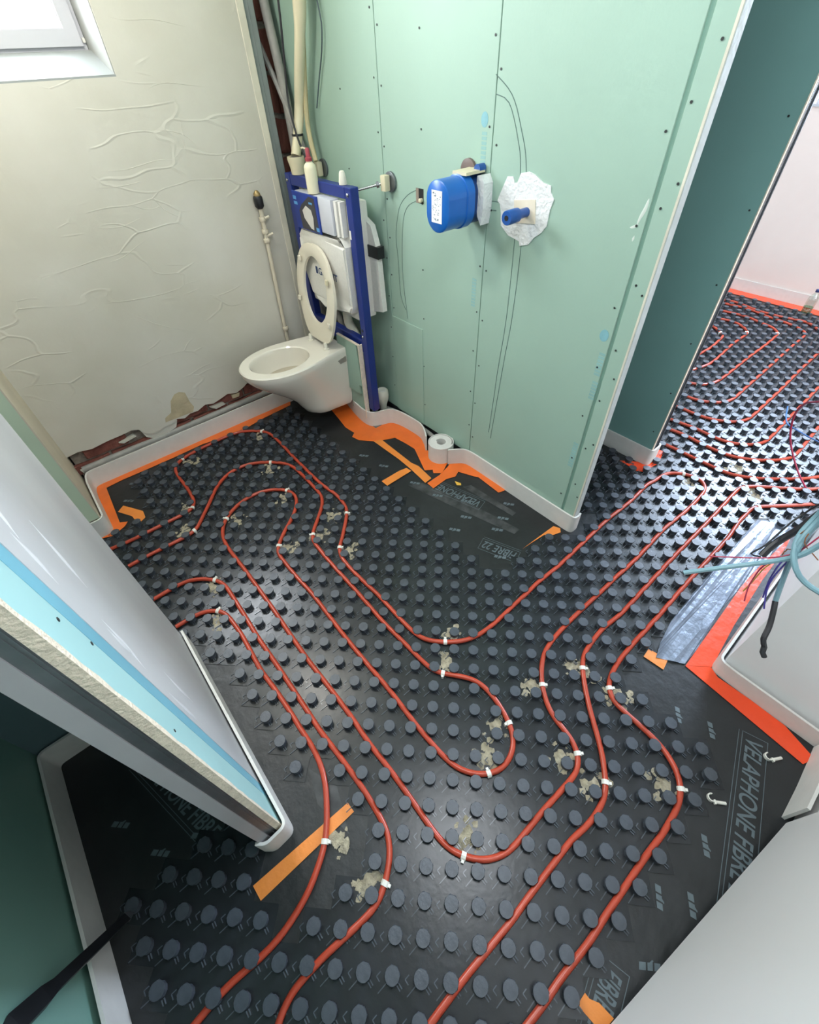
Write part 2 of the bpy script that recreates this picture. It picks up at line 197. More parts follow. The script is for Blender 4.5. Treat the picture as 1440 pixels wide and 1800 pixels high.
M_PLASTER = plaster_material()
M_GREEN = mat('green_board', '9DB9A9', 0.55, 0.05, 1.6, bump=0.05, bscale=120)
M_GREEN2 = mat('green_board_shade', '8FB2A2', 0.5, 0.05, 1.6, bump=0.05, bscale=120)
M_CYAN = mat('bare_board', 'A9D2D2', 0.5, 0.05, 3)
M_GYPSUM = mat('gypsum_core', 'EADBC6', 0.85, 0.10, 40, bump=0.5, bscale=160)
M_ZINC = mat('galvanised_steel', '7F8488', 0.38, 0.12, 20, metal=0.7)
M_GREYPLASTER = mat('skim_coat', 'B9B9BC', 0.42, scale=3.0, col2='CFCFD1', bump=0.25, bscale=10, stretch=(1, 1, 0.35), bdist=0.006)
M_WHITEWALL = mat('white_paint', 'F3F2F2', 0.55, 0.03, 3, bump=0.06, bscale=60)
M_FARWALL = mat('far_paint', 'EADAD2', 0.6, 0.03, 3)
M_BEIGE = mat('door_paint', 'EAE9E8', 0.32, 0.02, 2)
M_NAVY = mat('niche_board', '5D7378', 0.5, 0.06, 2)
M_CEIL = mat('ceiling_board', 'C9CFC8', 0.7, 0.04, 2)
M_MORTAR = mat('mortar', '8B8176', 0.95, 0.3, 30, bump=0.8, bscale=90)
M_BRICK = mat('brick_clay', '6A3A32', 0.9, scale=26, col2='8C564A', bump=0.8, bscale=80)
M_FILLER = mat('old_filler', 'BDB092', 0.85, 0.12, 25, bump=0.5, bscale=70)
M_MEMBRANE = mat('bitumen_membrane', '1C1E1F', 0.40, scale=5, col2='292B2D', bump=0.25, bscale=26, bdist=0.008)
M_SCUFF = mat('scuffed_membrane', '26282A', 0.5, scale=22, col2='4A4B4C')
M_MAT = mat('black_mat', '1D2023', 0.27, scale=7, col2='2A2D31', bump=0.04, bscale=60)
M_STUD = mat('black_stud', '3B4047', 0.36, scale=40, col2='4C525B', bump=0.08, bscale=120)
M_RIB = mat('mat_rib_glint', '4A5057', 0.20, scale=40, col2='5E656E')  # same plastic as the mat, lightened to show glints on the rib edges
M_PIPE = mat('red_pipe', 'B5452F', 0.28, 0.10, 6)
M_CLIP = mat('white_clip', 'E6E3DA', 0.4, 0.03, 20)
M_GLUE = mat('sanded_dust', 'B8AD94', 0.95, scale=70, col2='8A8270', bump=0.5, bscale=150)
M_FOAM = mat('pe_foam', 'D9D7D2', 0.6, 0.03, 30, bump=0.15, bscale=180, bdist=0.002)
M_ORANGE = mat('orange_film', 'E8702A', 0.30, 0.07, 12, bump=0.5, bscale=22, bdist=0.004)
M_REDFILM = mat('red_orange_film', 'F0502A', 0.22, 0.06, 10, bump=0.6, bscale=18, bdist=0.005)
M_TAPE = mat('orange_tape', 'E88A3C', 0.4, 0.06, 10, bump=0.25, bscale=25)
M_GLARE = mat('glare_strip', '6B7482', 0.30, scale=9, col2='8892A2', bump=0.5, bscale=34, bdist=0.006, metal=0.25)  # glare on a dark membrane strip put into the silvery colour
M_PRINT = mat('grey_print', '5E6A70', 0.5, 0.10, 60)
M_PRINT_DARK = mat('dark_print', '15181A', 0.5, 0.10, 60)
M_CERAMIC = mat('ceramic', 'E7E2D6', 0.12, 0.02, 4, coat=0.4)
M_SEAT = mat('seat_plastic', 'E6DFCC', 0.25, 0.02, 4)
M_BOWL = mat('bowl_shade', 'B5AC99', 0.5, 0.06, 12)  # shadow inside the bowl put into the beige grey
M_BLUE = mat('frame_blue', '1A2F7C', 0.35, 0.08, 10)
M_BOXBLUE = mat('box_blue', '1463B8', 0.3, 0.05, 10)
M_TUBEBLUE = mat('plug_blue', '1E4F97', 0.3, 0.05, 10)
M_EPS = mat('polystyrene', 'E5E3DB', 0.7, 0.03, 120, bump=0.2, bscale=260)
M_PLASTICW = mat('white_plastic', 'DEDACB', 0.35, 0.04, 12)
M_CREAM = mat('cream_plastic', 'D6CDAE', 0.4, 0.05, 12)
M_DARK = mat('dark_plastic', '1C1D20', 0.45, 0.15, 20)
M_CHROME = mat('zinc_rod', 'C8C8C4', 0.22, 0.05, 20, metal=1.0)
M_GREYPIPE = mat('grey_conduit', '8B8A86', 0.55, scale=18, col2='A3A09A')
M_WOOL = mat('white_fleece', 'E6E8E6', 0.9, 0.03, 30, bump=0.6, bscale=90)
M_PAD = mat('cream_gasket', 'E3D8C2', 0.6, 0.04, 20)
M_BROWN = mat('brown_rosette', '6B5B55', 0.5, 0.1, 20)
M_PENCIL = mat('pencil', '59706A', 0.8, 0.1, 30)
M_STAMP = mat('blue_stamp', '7FB0B8', 0.6, 0.10, 30)
M_SCREW = mat('black_screw', '2B2E2E', 0.5, 0.1, 30)
M_TEAL = mat('teal_sheath', '7FA3AE', 0.4, 0.06, 20)
M_BLACKW = mat('black_sheath', '26262A', 0.45, 0.1, 20)
M_PINK = mat('red_wire', 'A8324E', 0.4, 0.06, 20)
M_PURPLE = mat('purple_wire', '4A3F96', 0.4, 0.06, 20)
M_YELLOW = mat('yellow_wire', 'A88A3A', 0.4, 0.06, 20)
M_COPPER = mat('copper_wire', 'A36A45', 0.35, 0.06, 20, metal=0.6)
M_BLUEW = mat('blue_wire', '3F73AE', 0.4, 0.06, 20)
M_PVC = mat('window_pvc', 'BFBFC4', 0.3, 0.02, 5)
M_REDCAP = mat('red_cap', 'A0404A', 0.4, 0.05, 20)
M_MILKY = mat('milky_plastic', 'E4DDC0', 0.35, 0.05, 9)
M_GLASS = glass_material('window_glass')
M_PET = glass_material('clear_pet', (0.86, 0.92, 0.88, 1), 0.16)
M_IMG_DARK = mat('card_dark', '3B3A40', 0.35, 0.12, 30)
M_CARD = mat('card_blue', '1D3A93', 0.35, 0.2, 14)
M_SCRAP = mat('yellow_scrap', 'E8B84A', 0.5, 0.05, 20)


# ------------------------------------------------------------------ mesh helpers
def obj(name, bm, m, parent=None, smooth=False, **props):
    me = bpy.data.meshes.new(name)
    bmesh.ops.recalc_face_normals(bm, faces=bm.faces)
    bm.to_mesh(me)
    bm.free()
    mats = m if isinstance(m, (list, tuple)) else [m]
    for x in mats:
        me.materials.append(x)
    if smooth:
        for p in me.polygons:
            p.use_smooth = True
        try:
            me.set_sharp_from_angle(angle=math.radians(40))
        except Exception:
            pass
    o = bpy.data.objects.new(name, me)
    COL.objects.link(o)
    if parent:
        o.parent = parent
    for k, v in props.items():
        o[k] = v
    return o


def thing(name, label, cat, group=None, loc=(0, 0, 0)):
    o = bpy.data.objects.new(name, None)
    o.empty_display_size = 0.05
    COL.objects.link(o)
    o.location = loc
    o['label'] = label
    o['category'] = cat
    if group:
        o['group'] = group
    return o


def tag(o, label, cat, group=None):
    o['label'] = label
    o['category'] = cat
    if group:
        o['group'] = group
    return o


def BM():
    return bmesh.new()


def add_box(bm, x0, x1, y0, y1, z0, z1, mi=0):
    vs = [bm.verts.new(p) for p in ((x0, y0, z0), (x1, y0, z0), (x1, y1, z0), (x0, y1, z0), (x0, y0, z1), (x1, y0, z1), (x1, y1, z1), (x0, y1, z1))]
    for f in ((3, 2, 1, 0), (4, 5, 6, 7), (0, 1, 5, 4), (1, 2, 6, 5), (2, 3, 7, 6), (3, 0, 4, 7)):
        fc = bm.faces.new([vs[i] for i in f])
        fc.material_index = mi
    return vs


def box(x0, x1, y0, y1, z0, z1, bevel=0.0, seg=2):
    bm = BM()
    add_box(bm, x0, x1, y0, y1, z0, z1)
    if bevel:
        bmesh.ops.bevel(bm, geom=list(bm.edges), offset=bevel, segments=seg, profile=0.6, affect='EDGES')
    return bm


def xform(bm, mtx):
    bmesh.ops.transform(bm, matrix=mtx, verts=list(bm.verts))
    return bm


def prism(poly, a0, a1, plane='xy', bm=None):
    """extrude a 2-D outline; plane xy -> z, xz -> y, yz -> x"""
    bm = bm or BM()

    def P(u, v, w):
        return {'xy': (u, v, w), 'xz': (u, w, v), 'yz': (w, u, v)}[plane]
    lo = [bm.verts.new(P(u, v, a0)) for u, v in poly]
    hi = [bm.verts.new(P(u, v, a1)) for u, v in poly]
    n = len(poly)
    for i in range(n):
        bm.faces.new((lo[i], lo[(i + 1) % n], hi[(i + 1) % n], hi[i]))
    for t in tessellate_polygon([[Vector((u, v, 0)) for u, v in poly]]):
        for side in (lo, hi):
            try:
                bm.faces.new([side[k] for k in t])
            except ValueError:
                pass
    return bm


def catmull(pts, step):
    pts = [Vector(p) for p in pts]
    if len(pts) < 3:
        ext = pts
    out = []
    n = len(pts)
    for i in range(n - 1):
        p0 = pts[max(i - 1, 0)]
        p1, p2 = pts[i], pts[i + 1]
        p3 = pts[min(i + 2, n - 1)]
        k = max(1, int((p2 - p1).length / step + 0.5))
        for j in range(k):
            t = j / k
            out.append(0.5 * ((2 * p1) + (p2 - p0) * t + (2 * p0 - 5 * p1 + 4 * p2 - p3) * t * t + (3 * p1 - p0 - 3 * p2 + p3) * t ** 3))
    out.append(pts[-1])
    return out


def smooth_path(pts, it):
    for _ in range(it):
        q = [pts[0]]
        for i in range(1, len(pts) - 1):
            q.append(pts[i] * 0.5 + (pts[i - 1] + pts[i + 1]) * 0.25)
        q.append(pts[-1])
        pts = q
    return pts


def tube(pts, r, seg=8, step=0.02, smooth=0, bm=None, cap=True, curve=True):
    bm = bm or BM()
    path = catmull(pts, step) if curve else [Vector(p) for p in pts]
    if smooth:
        path = smooth_path(path, smooth)
    n = len(path)
    rad = r if callable(r) else (lambda t: r)
    d = (path[1] - path[0]).normalized()
    up = Vector((0, 0, 1)) if abs(d.z) < 0.9 else Vector((1, 0, 0))
    u = d.cross(up).normalized()
    rings = []
    for i in range(n):
        d = (path[min(i + 1, n - 1)] - path[max(i - 1, 0)]).normalized()
        u = (u - d * u.dot(d)).normalized()
        v = d.cross(u)
        rr = rad(i / (n - 1))
        rings.append([bm.verts.new(path[i] + (u * math.cos(a) + v * math.sin(a)) * rr) for a in [2 * math.pi * k / seg for k in range(seg)]])
    for i in range(n - 1):
        for k in range(seg):
            bm.faces.new((rings[i][k], rings[i][(k + 1) % seg], rings[i + 1][(k + 1) % seg], rings[i + 1][k]))
    if cap:
        bm.faces.new(rings[0][::-1])
        bm.faces.new(rings[-1])
    return bm


def lathe(prof, seg=20, bm=None, mtx=None, closed_top=True):
    """prof: list of (r, z)"""
    bm = bm or BM()
    rings = []
    new = []
    for r, z in prof:
        ring = []
        for k in range(seg):
            a = 2 * math.pi * k / seg
            v = bm.verts.new((r * math.cos(a), r * math.sin(a), z))
            ring.append(v)
            new.append(v)
        rings.append(ring)
    for i in range(len(rings) - 1):
        for k in range(seg):
            bm.faces.new((rings[i][k], rings[i][(k + 1) % seg], rings[i + 1][(k + 1) % seg], rings[i + 1][k]))
    if closed_top:
        bm.faces.new(rings[0][::-1])
        bm.faces.new(rings[-1])
    if mtx is not None:
        bmesh.ops.transform(bm, matrix=mtx, verts=new)
    return bm


def ribbon(path, t, z0, z1, bm=None, lip=0.0):
    """standing strip of thickness t that follows a floor path"""
    bm = bm or BM()
    p = [Vector((a[0], a[1], 0)) for a in path]
    n = len(p)
    L, Rr = [], []
    for i in range(n):
        d = (p[min(i + 1, n - 1)] - p[max(i - 1, 0)]).normalized()
        nn = Vector((-d.y, d.x, 0)) * (t / 2)
        L.append(p[i] + nn)
        Rr.append(p[i] - nn)
    def zz(z, i):
        return z(i / (n - 1)) if callable(z) else z
    rows = []
    for i in range(n):
        a, b = L[i], Rr[i]
        rows.append([bm.verts.new((a.x, a.y, zz(z0, i))), bm.verts.new((a.x, a.y, zz(z1, i))), bm.verts.new((b.x, b.y, zz(z1, i))), bm.verts.new((b.x, b.y, zz(z0, i)))])
    for i in range(n - 1):
        for k in range(4):
            bm.faces.new((rows[i][k], rows[i][(k + 1) % 4], rows[i + 1][(k + 1) % 4], rows[i + 1][k]))
    bm.faces.new(rows[0])
    bm.faces.new(rows[-1][::-1])
    return bm


def fillet(pts, r, seg=5):
    out = [Vector((p[0], p[1])) for p in pts[:1]]
    for i in range(1, len(pts) - 1):
        a, b, c = Vector(pts[i - 1][:2]), Vector(pts[i][:2]), Vector(pts[i + 1][:2])
        d1, d2 = (a - b), (c - b)
        q = min(r, d1.length * 0.45, d2.length * 0.45)
        s, e = b + d1.normalized() * q, b + d2.normalized() * q
        for k in range(seg + 1):
            t = k / seg
            out.append(s * (1 - t) ** 2 + b * 2 * t * (1 - t) + e * t * t)
    out.append(Vector((pts[-1][0], pts[-1][1])))
    return [(v.x, v.y) for v in out]


def flat(name, poly, z, m, parent=None, th=0.0012, wrinkle=0.0):
    bm = prism(poly, z, z + th)
    if wrinkle:
        top = [f for f in bm.faces if all(v.co.z > z + th * 0.5 for v in f.verts)]
        bmesh.ops.subdivide_edges(bm, edges=list({e for f in top for e in f.edges}), cuts=4, use_grid_fill=True)
        bmesh.ops.triangulate(bm, faces=[f for f in bm.faces if len(f.verts) > 4])
        for v in bm.verts:
            if v.co.z > z + th * 0.5:
                v.co.z += random.random() * wrinkle
    return obj(name, bm, m, parent)


def inside(p, poly):
    x, y = p
    c = False
    n = len(poly)
    for i in range(n):
        x1, y1 = poly[i]
        x2, y2 = poly[(i + 1) % n]
        if (y1 > y) != (y2 > y) and x < (x2 - x1) * (y - y1) / (y2 - y1) + x1:
            c = not c
    return c


def to_pixel(p):
    v = ROT.transposed() @ (Vector(p) - CAM)
    if v.z >= -1e-6:
        return None
    return CX + FX * v.x / -v.z, CY - FX * v.y / -v.z, -v.z


def structure(name, bm, m, label=None, smooth=False):
    o = obj(name, bm, m, None, smooth)
    o['kind'] = 'structure'
    if label:
        o['label'] = label
    return o


H = 2.5
# ------------------------------------------------------------------ floor, ceiling, outer shell
structure('floor', box(-1.7, 4.95, -1.75, 2.75, -0.12, -0.004), M_MORTAR)
structure('ceiling', box(-1.7, 4.95, -1.75, 2.75, H, H + 0.1), M_CEIL)

# wall_left: plaster lining with jagged foot and a window opening
YL = 2.43
foot = [(-0.218, 0.214), (-0.16, 0.222), (-0.10, 0.205), (-0.02, 0.218), (0.05, 0.216), (0.10, 0.222), (0.135, 0.212), (0.15, 0.176), (0.175, 0.166), (0.20, 0.150), (0.235, 0.166),
        (0.26, 0.172), (0.29, 0.165), (0.33, 0.18), (0.37, 0.172), (0.405, 0.186), (0.45, 0.180), (0.50, 0.196), (0.545, 0.186), (0.60, 0.200), (0.64, 0.206), (0.69, 0.198), (0.74, 0.208), (0.78, 0.235),
        (0.82, 0.21), (0.90, 0.20), (1.0, 0.215), (1.10, 0.20), (1.205, 0.205)]
foot = [(x, z - 0.004 + 0.008 * random.random()) for x, z in foot]
WX0, WX1, WZ0, WZ1 = -0.16, 0.665, 1.556, 2.32
bm = prism(foot + [(1.205, 0.5), (-0.218, 0.5)], YL, 2.56, 'xz')
for a in ((-0.218, 1.205, 0.5, WZ0), (-0.218, WX0, WZ0, WZ1), (WX1, 1.205, WZ0, WZ1), (-0.218, 1.205, WZ1, H)):
    add_box(bm, a[0], a[1], YL, 2.56, a[2], a[3])
wl = structure('wall_left', bm, M_PLASTER, 'uneven trowelled plaster wall with broken foot and small window')
obj('masonry', box(-1.7, 1.72, 2.575, 2.72, 0, WZ0 - 0.0), M_MORTAR, wl)
bm = BM()
for a in ((-1.7, WX0 - 0.02, WZ0, H), (WX1 + 0.02, 1.72, WZ0, H), (WX0 - 0.02, WX1 + 0.02, WZ1, H)):
    add_box(bm, a[0], a[1], 2.575, 2.72, a[2], a[3])
obj('masonry', bm, M_MORTAR, wl)
obj('mortar_bed', box(-0.205, 1.205, 2.462, 2.56, 0, 0.5), M_MORTAR, wl)
# exposed bricks along the foot
brick_meshes = []
for v in range(4):
    bm = box(-0.105, 0.105, -0.012, 0.012, -0.028, 0.028, 0.004, 1)
    bmesh.ops.subdivide_edges(bm, edges=[e for e in bm.edges if e.calc_length() > 0.15], cuts=3)
    for q in bm.verts:
        q.co += Vector((random.uniform(-.003, .003), random.uniform(-.004, .002), random.uniform(-.003, .003)))
    brick_meshes.append(bm)
tmp = []
for bm in brick_meshes:
    me = bpy.data.meshes.new('brick')
    bm.to_mesh(me)
    bm.free()
    me.materials.append(M_BRICK)
    tmp.append(me)
brick_meshes = tmp


def brick(parent, x, y, z, sx=1.0, sz=1.0):
    o = bpy.data.objects.new('brick', random.choice(brick_meshes))
    COL.objects.link(o)
    o.parent = parent
    o.location = (x, y, z)
    o.scale = (sx, 1, sz)
    o.rotation_euler = (random.uniform(-.03, .03), random.uniform(-.012, .012), random.uniform(-.02, .02))
    return o


for row, z in enumerate((0.110, 0.178)):
    x = -0.15 + 0.11 * row - 0.06
    while x < 1.2:
        if not (0.12 < x < 0.27 and row == 1):
            brick(wl, x + 0.06, 2.456 + 0.004 * row, z)
        x += 0.222
# bricks at the back of the service recess
for k in range(15):
    z = 0.09 + k * 0.152
    brick(wl, 1.255 + (0.06 if k % 2 else 0.0), 2.568, z + 0.005, 0.62, 2.35)
    brick(wl, 1.375 + (0.06 if k % 2 else 0.0), 2.568, z, 0.50, 2.35)
# smeared filler and crumbs of old plaster over the bricks
for poly in ([(0.135, 0.214), (0.15, 0.150), (0.19, 0.118), (0.25, 0.120), (0.31, 0.138), (0.33, 0.176), (0.28, 0.20)], [(-0.2, 0.118), (-0.1, 0.112), (-0.02, 0.092), (-0.06, 0.075), (-0.19, 0.08)], [(0.52, 0.17), (0.60, 0.168), (0.61, 0.152), (0.55, 0.146)], [(0.66, 0.19), (0.71, 0.188), (0.70, 0.165), (0.66, 0.168)], [(0.02, 0.178), (0.10, 0.19), (0.11, 0.176), (0.04, 0.165)]):
    obj('filler_smear', prism(poly, 2.434, 2.452, 'xz'), M_FILLER if poly[0][0] > 0.6 else M_PLASTER, wl)
stain = [(0.270, 0.19), (0.277, 0.214), (0.318, 0.232), (0.341, 0.294), (0.372, 0.322), (0.40, 0.326), (0.426, 0.310), (0.43, 0.25), (0.44, 0.215), (0.425, 0.187)]
obj('filler_stain', prism(stain, YL - 0.0006, YL + 0.002, 'xz'), M_FILLER, wl)
# proud trowel ridges that catch the light
ridges = [[(0.66, 1.72), (0.75, 1.70), (0.86, 1.70), (0.95, 1.685), (1.05, 1.665)], [(0.72, 1.50), (0.82, 1.53), (0.95, 1.515), (1.04, 1.505)], [(0.42, 1.30), (0.56, 1.285), (0.72, 1.30), (0.83, 1.28)],
          [(0.40, 1.245), (0.55, 1.235), (0.65, 1.25)], [(0.70, 1.40), (0.80, 1.385), (0.86, 1.36), (0.90, 1.30)], [(0.85, 1.44), (0.84, 1.36), (0.82, 1.28)], [(0.34, 1.12), (0.46, 1.10), (0.58, 1.125)], [(0.55, 0.93), (0.63, 0.91), (0.68, 0.90)],
          [(0.32, 0.80), (0.42, 0.70), (0.55, 0.62), (0.66, 0.56)], [(0.62, 1.22), (0.66, 1.13), (0.74, 1.08)], [(0.50, 1.19), (0.60, 1.14), (0.70, 1.16)], [(0.33, 0.985), (0.42, 0.99), (0.52, 1.03), (0.58, 1.035)]]
bm = BM()
for rd in ridges:
    tube([(x, YL + 0.0010, z) for x, z in rd], lambda t: 0.0004 + 0.0017 * math.sin(math.pi * t), 5, 0.02, 1, bm)
obj('trowel_ridges', bm, M_PLASTER, wl, True, kind='stuff')

# metal corner profile at the free edge of the lining
obj('plaster_bead', box(1.203, 1.236, YL - 0.003, YL + 0.012, 0.2, H, 0.002, 1), mat('bead', 'D8D2C0', 0.5), wl)
bm = BM()
add_box(bm, 1.236, 1.284, YL + 0.008, YL + 0.0095, 0.02, H)
add_box(bm, 1.2825, 1.284, YL + 0.008, 2.50, 0.02, H)
add_box(bm, 1.258, 1.2595, YL + 0.0065, YL + 0.0085, 0.02, H)
obj('metal_stud', bm, mat('profile_grey', '8F9694', 0.45, 0.08, 12, metal=0.3), wl)

# window_1 in the plaster wall
w1 = structure('window_1', box(WX0 - 0.02, WX1 + 0.02, 2.562, 2.574, WZ0 - 0.0, WZ0 + 0.02), M_PVC, 'white plastic window high in the plaster wall')
bm = prism([(YL + 0.002, WZ0 - 0.002), (2.60, WZ0 - 0.002), (2.60, WZ0 + 0.075), (2.555, WZ0 + 0.072), (YL + 0.002, WZ0 + 0.006)], WX0, WX1, 'yz')
obj('window_sill', bm, mat('sill_plaster', '949998', 0.5, 0.04, 6), w1)
bm = prism([(2.434, WX1 + 0.003), (2.60, WX1 + 0.003), (2.60, WX1 - 0.028), (2.434, WX1 - 0.004)], WZ0, WZ1, 'xy')
bm2 = BM()
rv = prism([(WX1 + 0.003, 2.434), (WX1 + 0.003, 2.60), (WX1 - 0.028, 2.60), (WX1 - 0.004, 2.434)], WZ0, WZ1, 'xy', bm2)
bm.free()
obj('window_reveal', rv, mat('reveal_plaster', '9FA19D', 0.5, 0.04, 6), w1)


def frame_ring(x0, x1, z0, z1, wdt, y0, y1, bev=0.006):
    bm = BM()
    add_box(bm, x0, x1, y0, y1, z0, z0 + wdt)
    add_box(bm, x0, x1, y0, y1, z1 - wdt, z1)
    add_box(bm, x0, x0 + wdt, y0, y1, z0 + wdt, z1 - wdt)
    add_box(bm, x1 - wdt, x1, y0, y1, z0 + wdt, z1 - wdt)
    return bm


FZ = WZ0 + 0.072
obj('window_frame', frame_ring(WX0 + 0.01, WX1 - 0.026, FZ, WZ1, 0.03, 2.575, 2.62), M_PVC, w1)
obj('window_sash', frame_ring(WX0 + 0.03, WX1 - 0.040, FZ + 0.012, WZ1 - 0.02, 0.046, 2.562, 2.61), M_PVC, w1)
obj('glazing_bead', frame_ring(WX0 + 0.072, WX1 - 0.082, FZ + 0.054, WZ1 - 0.062, 0.008, 2.572, 2.60), M_PVC, w1)
obj('pane', box(WX0 + 0.076, WX1 - 0.086, 2.592, 2.596, FZ + 0.058, WZ1 - 0.066), M_GLASS, w1)
obj('latch', box(WX1 - 0.036, WX1 - 0.026, 2.566, 2.576, FZ + 0.02, FZ + 0.034, 0.002, 1), M_CLIP, w1)

# wall_middle: green boards on a metal frame
XG = 1.40
wm = structure('wall_middle', box(XG + 0.034, XG + 0.10, 0.68, 2.56, 0.0, H), M_ZINC, 'tall green plasterboard partition with pencil marks')
boards = [(1.7965, 2.565, 0.075), (1.2085, 1.7935, 0.072), (0.632, 1.2055, 0.02), (0.566, 0.619, 0.02)]
for y0, y1, z0 in boards:
    obj('plasterboard', box(XG, XG + 0.030, y0, y1, z0, H - 0.002, 0.0012, 1), [M_GREEN], wm)
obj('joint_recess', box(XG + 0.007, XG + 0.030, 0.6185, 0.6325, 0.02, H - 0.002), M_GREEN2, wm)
obj('plasterboard', box(XG - 0.003, XG + 0.0005, 1.562, 1.7935, 0.072, 0.63, 0.001, 1), M_GREEN, wm)
obj('edge_bead', box(XG - 0.0015, XG + 0.003, 0.5625, 0.5685, 0.02, H - 0.002), mat('bead', 'D8D2C0'), wm)
obj('board_edge', box(XG + 0.001, XG + 0.034, 0.560, 0.5655, 0.02, H - 0.002), mat('raw_edge', 'C4CBC8', 0.6, 0.08, 14, bump=0.3, bscale=60), wm)
bm = BM()
for y, off, dz in ((1.778, 0.0, 0.165), (1.812, 0.06, 0.165), (1.190, 0.03, 0.19), (1.224, 0.09, 0.19), (1.555, 0.05, 0.24), (0.650, 0.02, 0.21), (0.604, 0.11, 0.21), (0.580, 0.05, 0.26), (2.05, 0.0, 0.26)):
    z = 0.16 + off
    while z < 2.4:
        yy = y + random.uniform(-.004, .004)
        lathe([(0.0034, 0), (0.0034, 0.0012)], 7, bm, Matrix.Translation((XG - 0.0008, yy, z)) @ Matrix.Rotation(-math.pi / 2, 4, 'Y'))
        z += dz * random.uniform(0.9, 1.1)
obj('screw_heads', bm, M_SCREW, wm, kind='stuff')


def wall_line(pts, w=0.0011, x=XG):
    bm = BM()
    p = catmull([(0, y, z) for y, z in pts], 0.02)
    for i in range(len(p) - 1):
        d = (p[i + 1] - p[i]).normalized()
        n = Vector((0, -d.z, d.y)) * w
        vs = [bm.verts.new((x - 0.0009, q.y, q.z)) for q in (p[i] + n, p[i + 1] + n, p[i + 1] - n, p[i] - n)]
        vb = [bm.verts.new((x + 0.001, v.co.y, v.co.z)) for v in vs]
        bm.faces.new(vs)
        for k in range(4):
            bm.faces.new((vs[k], vs[(k + 1) % 4], vb[(k + 1) % 4], vb[k]))
    return bm


for pts in ([(1.587, 1.192), (1.640, 1.170), (1.690, 1.130), (1.715, 1.080), (1.733, 1.0), (1.725, 0.90), (1.718, 0.747), (1.683, 0.689)],
            [(1.587, 1.156), (1.650, 1.123), (1.683, 1.045), (1.697, 0.856), (1.673, 0.65)],
            [(1.212, 1.526), (1.144, 1.483), (1.099, 1.414), (1.057, 1.306), (1.040, 1.081), (1.040, 0.842), (1.054, 0.645), (1.078, 0.245)],
            [(1.206, 1.482), (1.152, 1.464), (1.106, 1.387), (1.080, 1.303), (1.071, 1.111), (1.067, 0.833), (1.080, 0.608), (1.085, 0.466), (1.093, 0.272)],
            [(1.203, 1.206), (1.170, 1.208), (1.14, 1.207)], [(1.203, 1.180), (1.165, 1.182)]):
    obj('pencil_line', wall_line(pts), M_PENCIL, wm)


def wall_disc(y, z, ry, rz, m, name='blue_stamp', n=16):
    poly = [(y + ry * math.cos(2 * math.pi * k / n), z + rz * math.sin(2 * math.pi * k / n)) for k in range(n)]
    return obj(name, prism(poly, XG - 0.0006, XG + 0.001, 'yz'), m, wm)


wall_disc(1.246, 1.421, 0.015, 0.020, M_STAMP)
wall_disc(0.658, 0.901, 0.016, 0.020, M_STAMP)
for (y, z, hh) in ((1.243, 1.345, 0.038), (0.646, 0.80, 0.040), (0.642, 0.70, 0.034), (1.247, 0.88, 0.05), (0.648, 0.40, 0.06)):
    bm = BM()
    zz = z - hh
    while zz < z + hh:
        add_box(bm, XG - 0.0005, XG + 0.001, y - 0.011, y + 0.011, zz, zz + 0.009)
        zz += 0.0125
    obj('blue_stamp', bm, mat('faint_stamp', '8FB8B4', 0.6), wm)
for pts, w in (([(0.641, 1.285), (0.643, 1.262), (0.650, 1.240), (0.654, 1.222)], 0.0045), ([(0.650, 1.224), (0.660, 1.216), (0.672, 1.212)], 0.003), ([(0.652, 1.195), (0.654, 1.18)], 0.003)):
    bm = BM()
    tube([(XG + 0.0006, y, z) for y, z in pts], lambda t, w=w: 0.0008 + w * math.sin(math.pi * t) ** 0.7, 8, 0.008, 0, bm)
    for v in bm.verts:
        v.co.x = XG + (v.co.x - XG) * 0.12
    obj('filler_smear', bm, mat('dry_filler', 'CBD3CA', 0.8), wm, True)
# small cut-out in the board with a pipe stub
obj('cutout', box(XG - 0.0012, XG + 0.0005, 1.545, 1.588, 1.150, 1.200), M_DARK, wm)
obj('cutout_edge', box(XG - 0.0022, XG + 0.0005, 1.572, 1.588, 1.150, 1.200), mat('raw_hole', '8C7F72', 0.9), wm)
obj('pipe_stub', lathe([(0.008, 0), (0.008, 0.012), (0.004, 0.014)], 10, None, Matrix.Translation((XG, 1.555, 1.162)) @ Matrix.Rotation(-math.pi / 2, 4, 'Y')), M_CREAM, wm)

# wall_stub: second short partition, dark green board and open metal stud end
XS = 2.075
ws = structure('wall_stub', box(XS + 0.0135, XS + 0.060, 0.60, 1.9, 0.0, H), M_ZINC, 'short dark green partition with open metal stud end')
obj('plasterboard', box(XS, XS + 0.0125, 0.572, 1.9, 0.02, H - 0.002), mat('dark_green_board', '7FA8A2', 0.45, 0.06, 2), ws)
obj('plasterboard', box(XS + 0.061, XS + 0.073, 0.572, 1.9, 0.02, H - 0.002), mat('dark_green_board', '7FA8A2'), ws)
obj('board_edge', box(XS - 0.001, XS + 0.0135, 0.569, 0.5725, 0.02, H - 0.002), M_GYPSUM, ws)
bm = BM()
add_box(bm, XS + 0.014, XS + 0.060, 0.5745, 0.5765, 0.02, H - 0.002)
add_box(bm, XS + 0.014, XS + 0.020, 0.568, 0.5745, 0.02, H - 0.002)
add_box(bm, XS + 0.054, XS + 0.060, 0.568, 0.5745, 0.02, H - 0.002)
add_box(bm, XS + 0.035, XS + 0.039, 0.571, 0.5745, 0.02, H - 0.002)
obj('metal_stud', bm, M_ZINC, ws)
bm = BM()
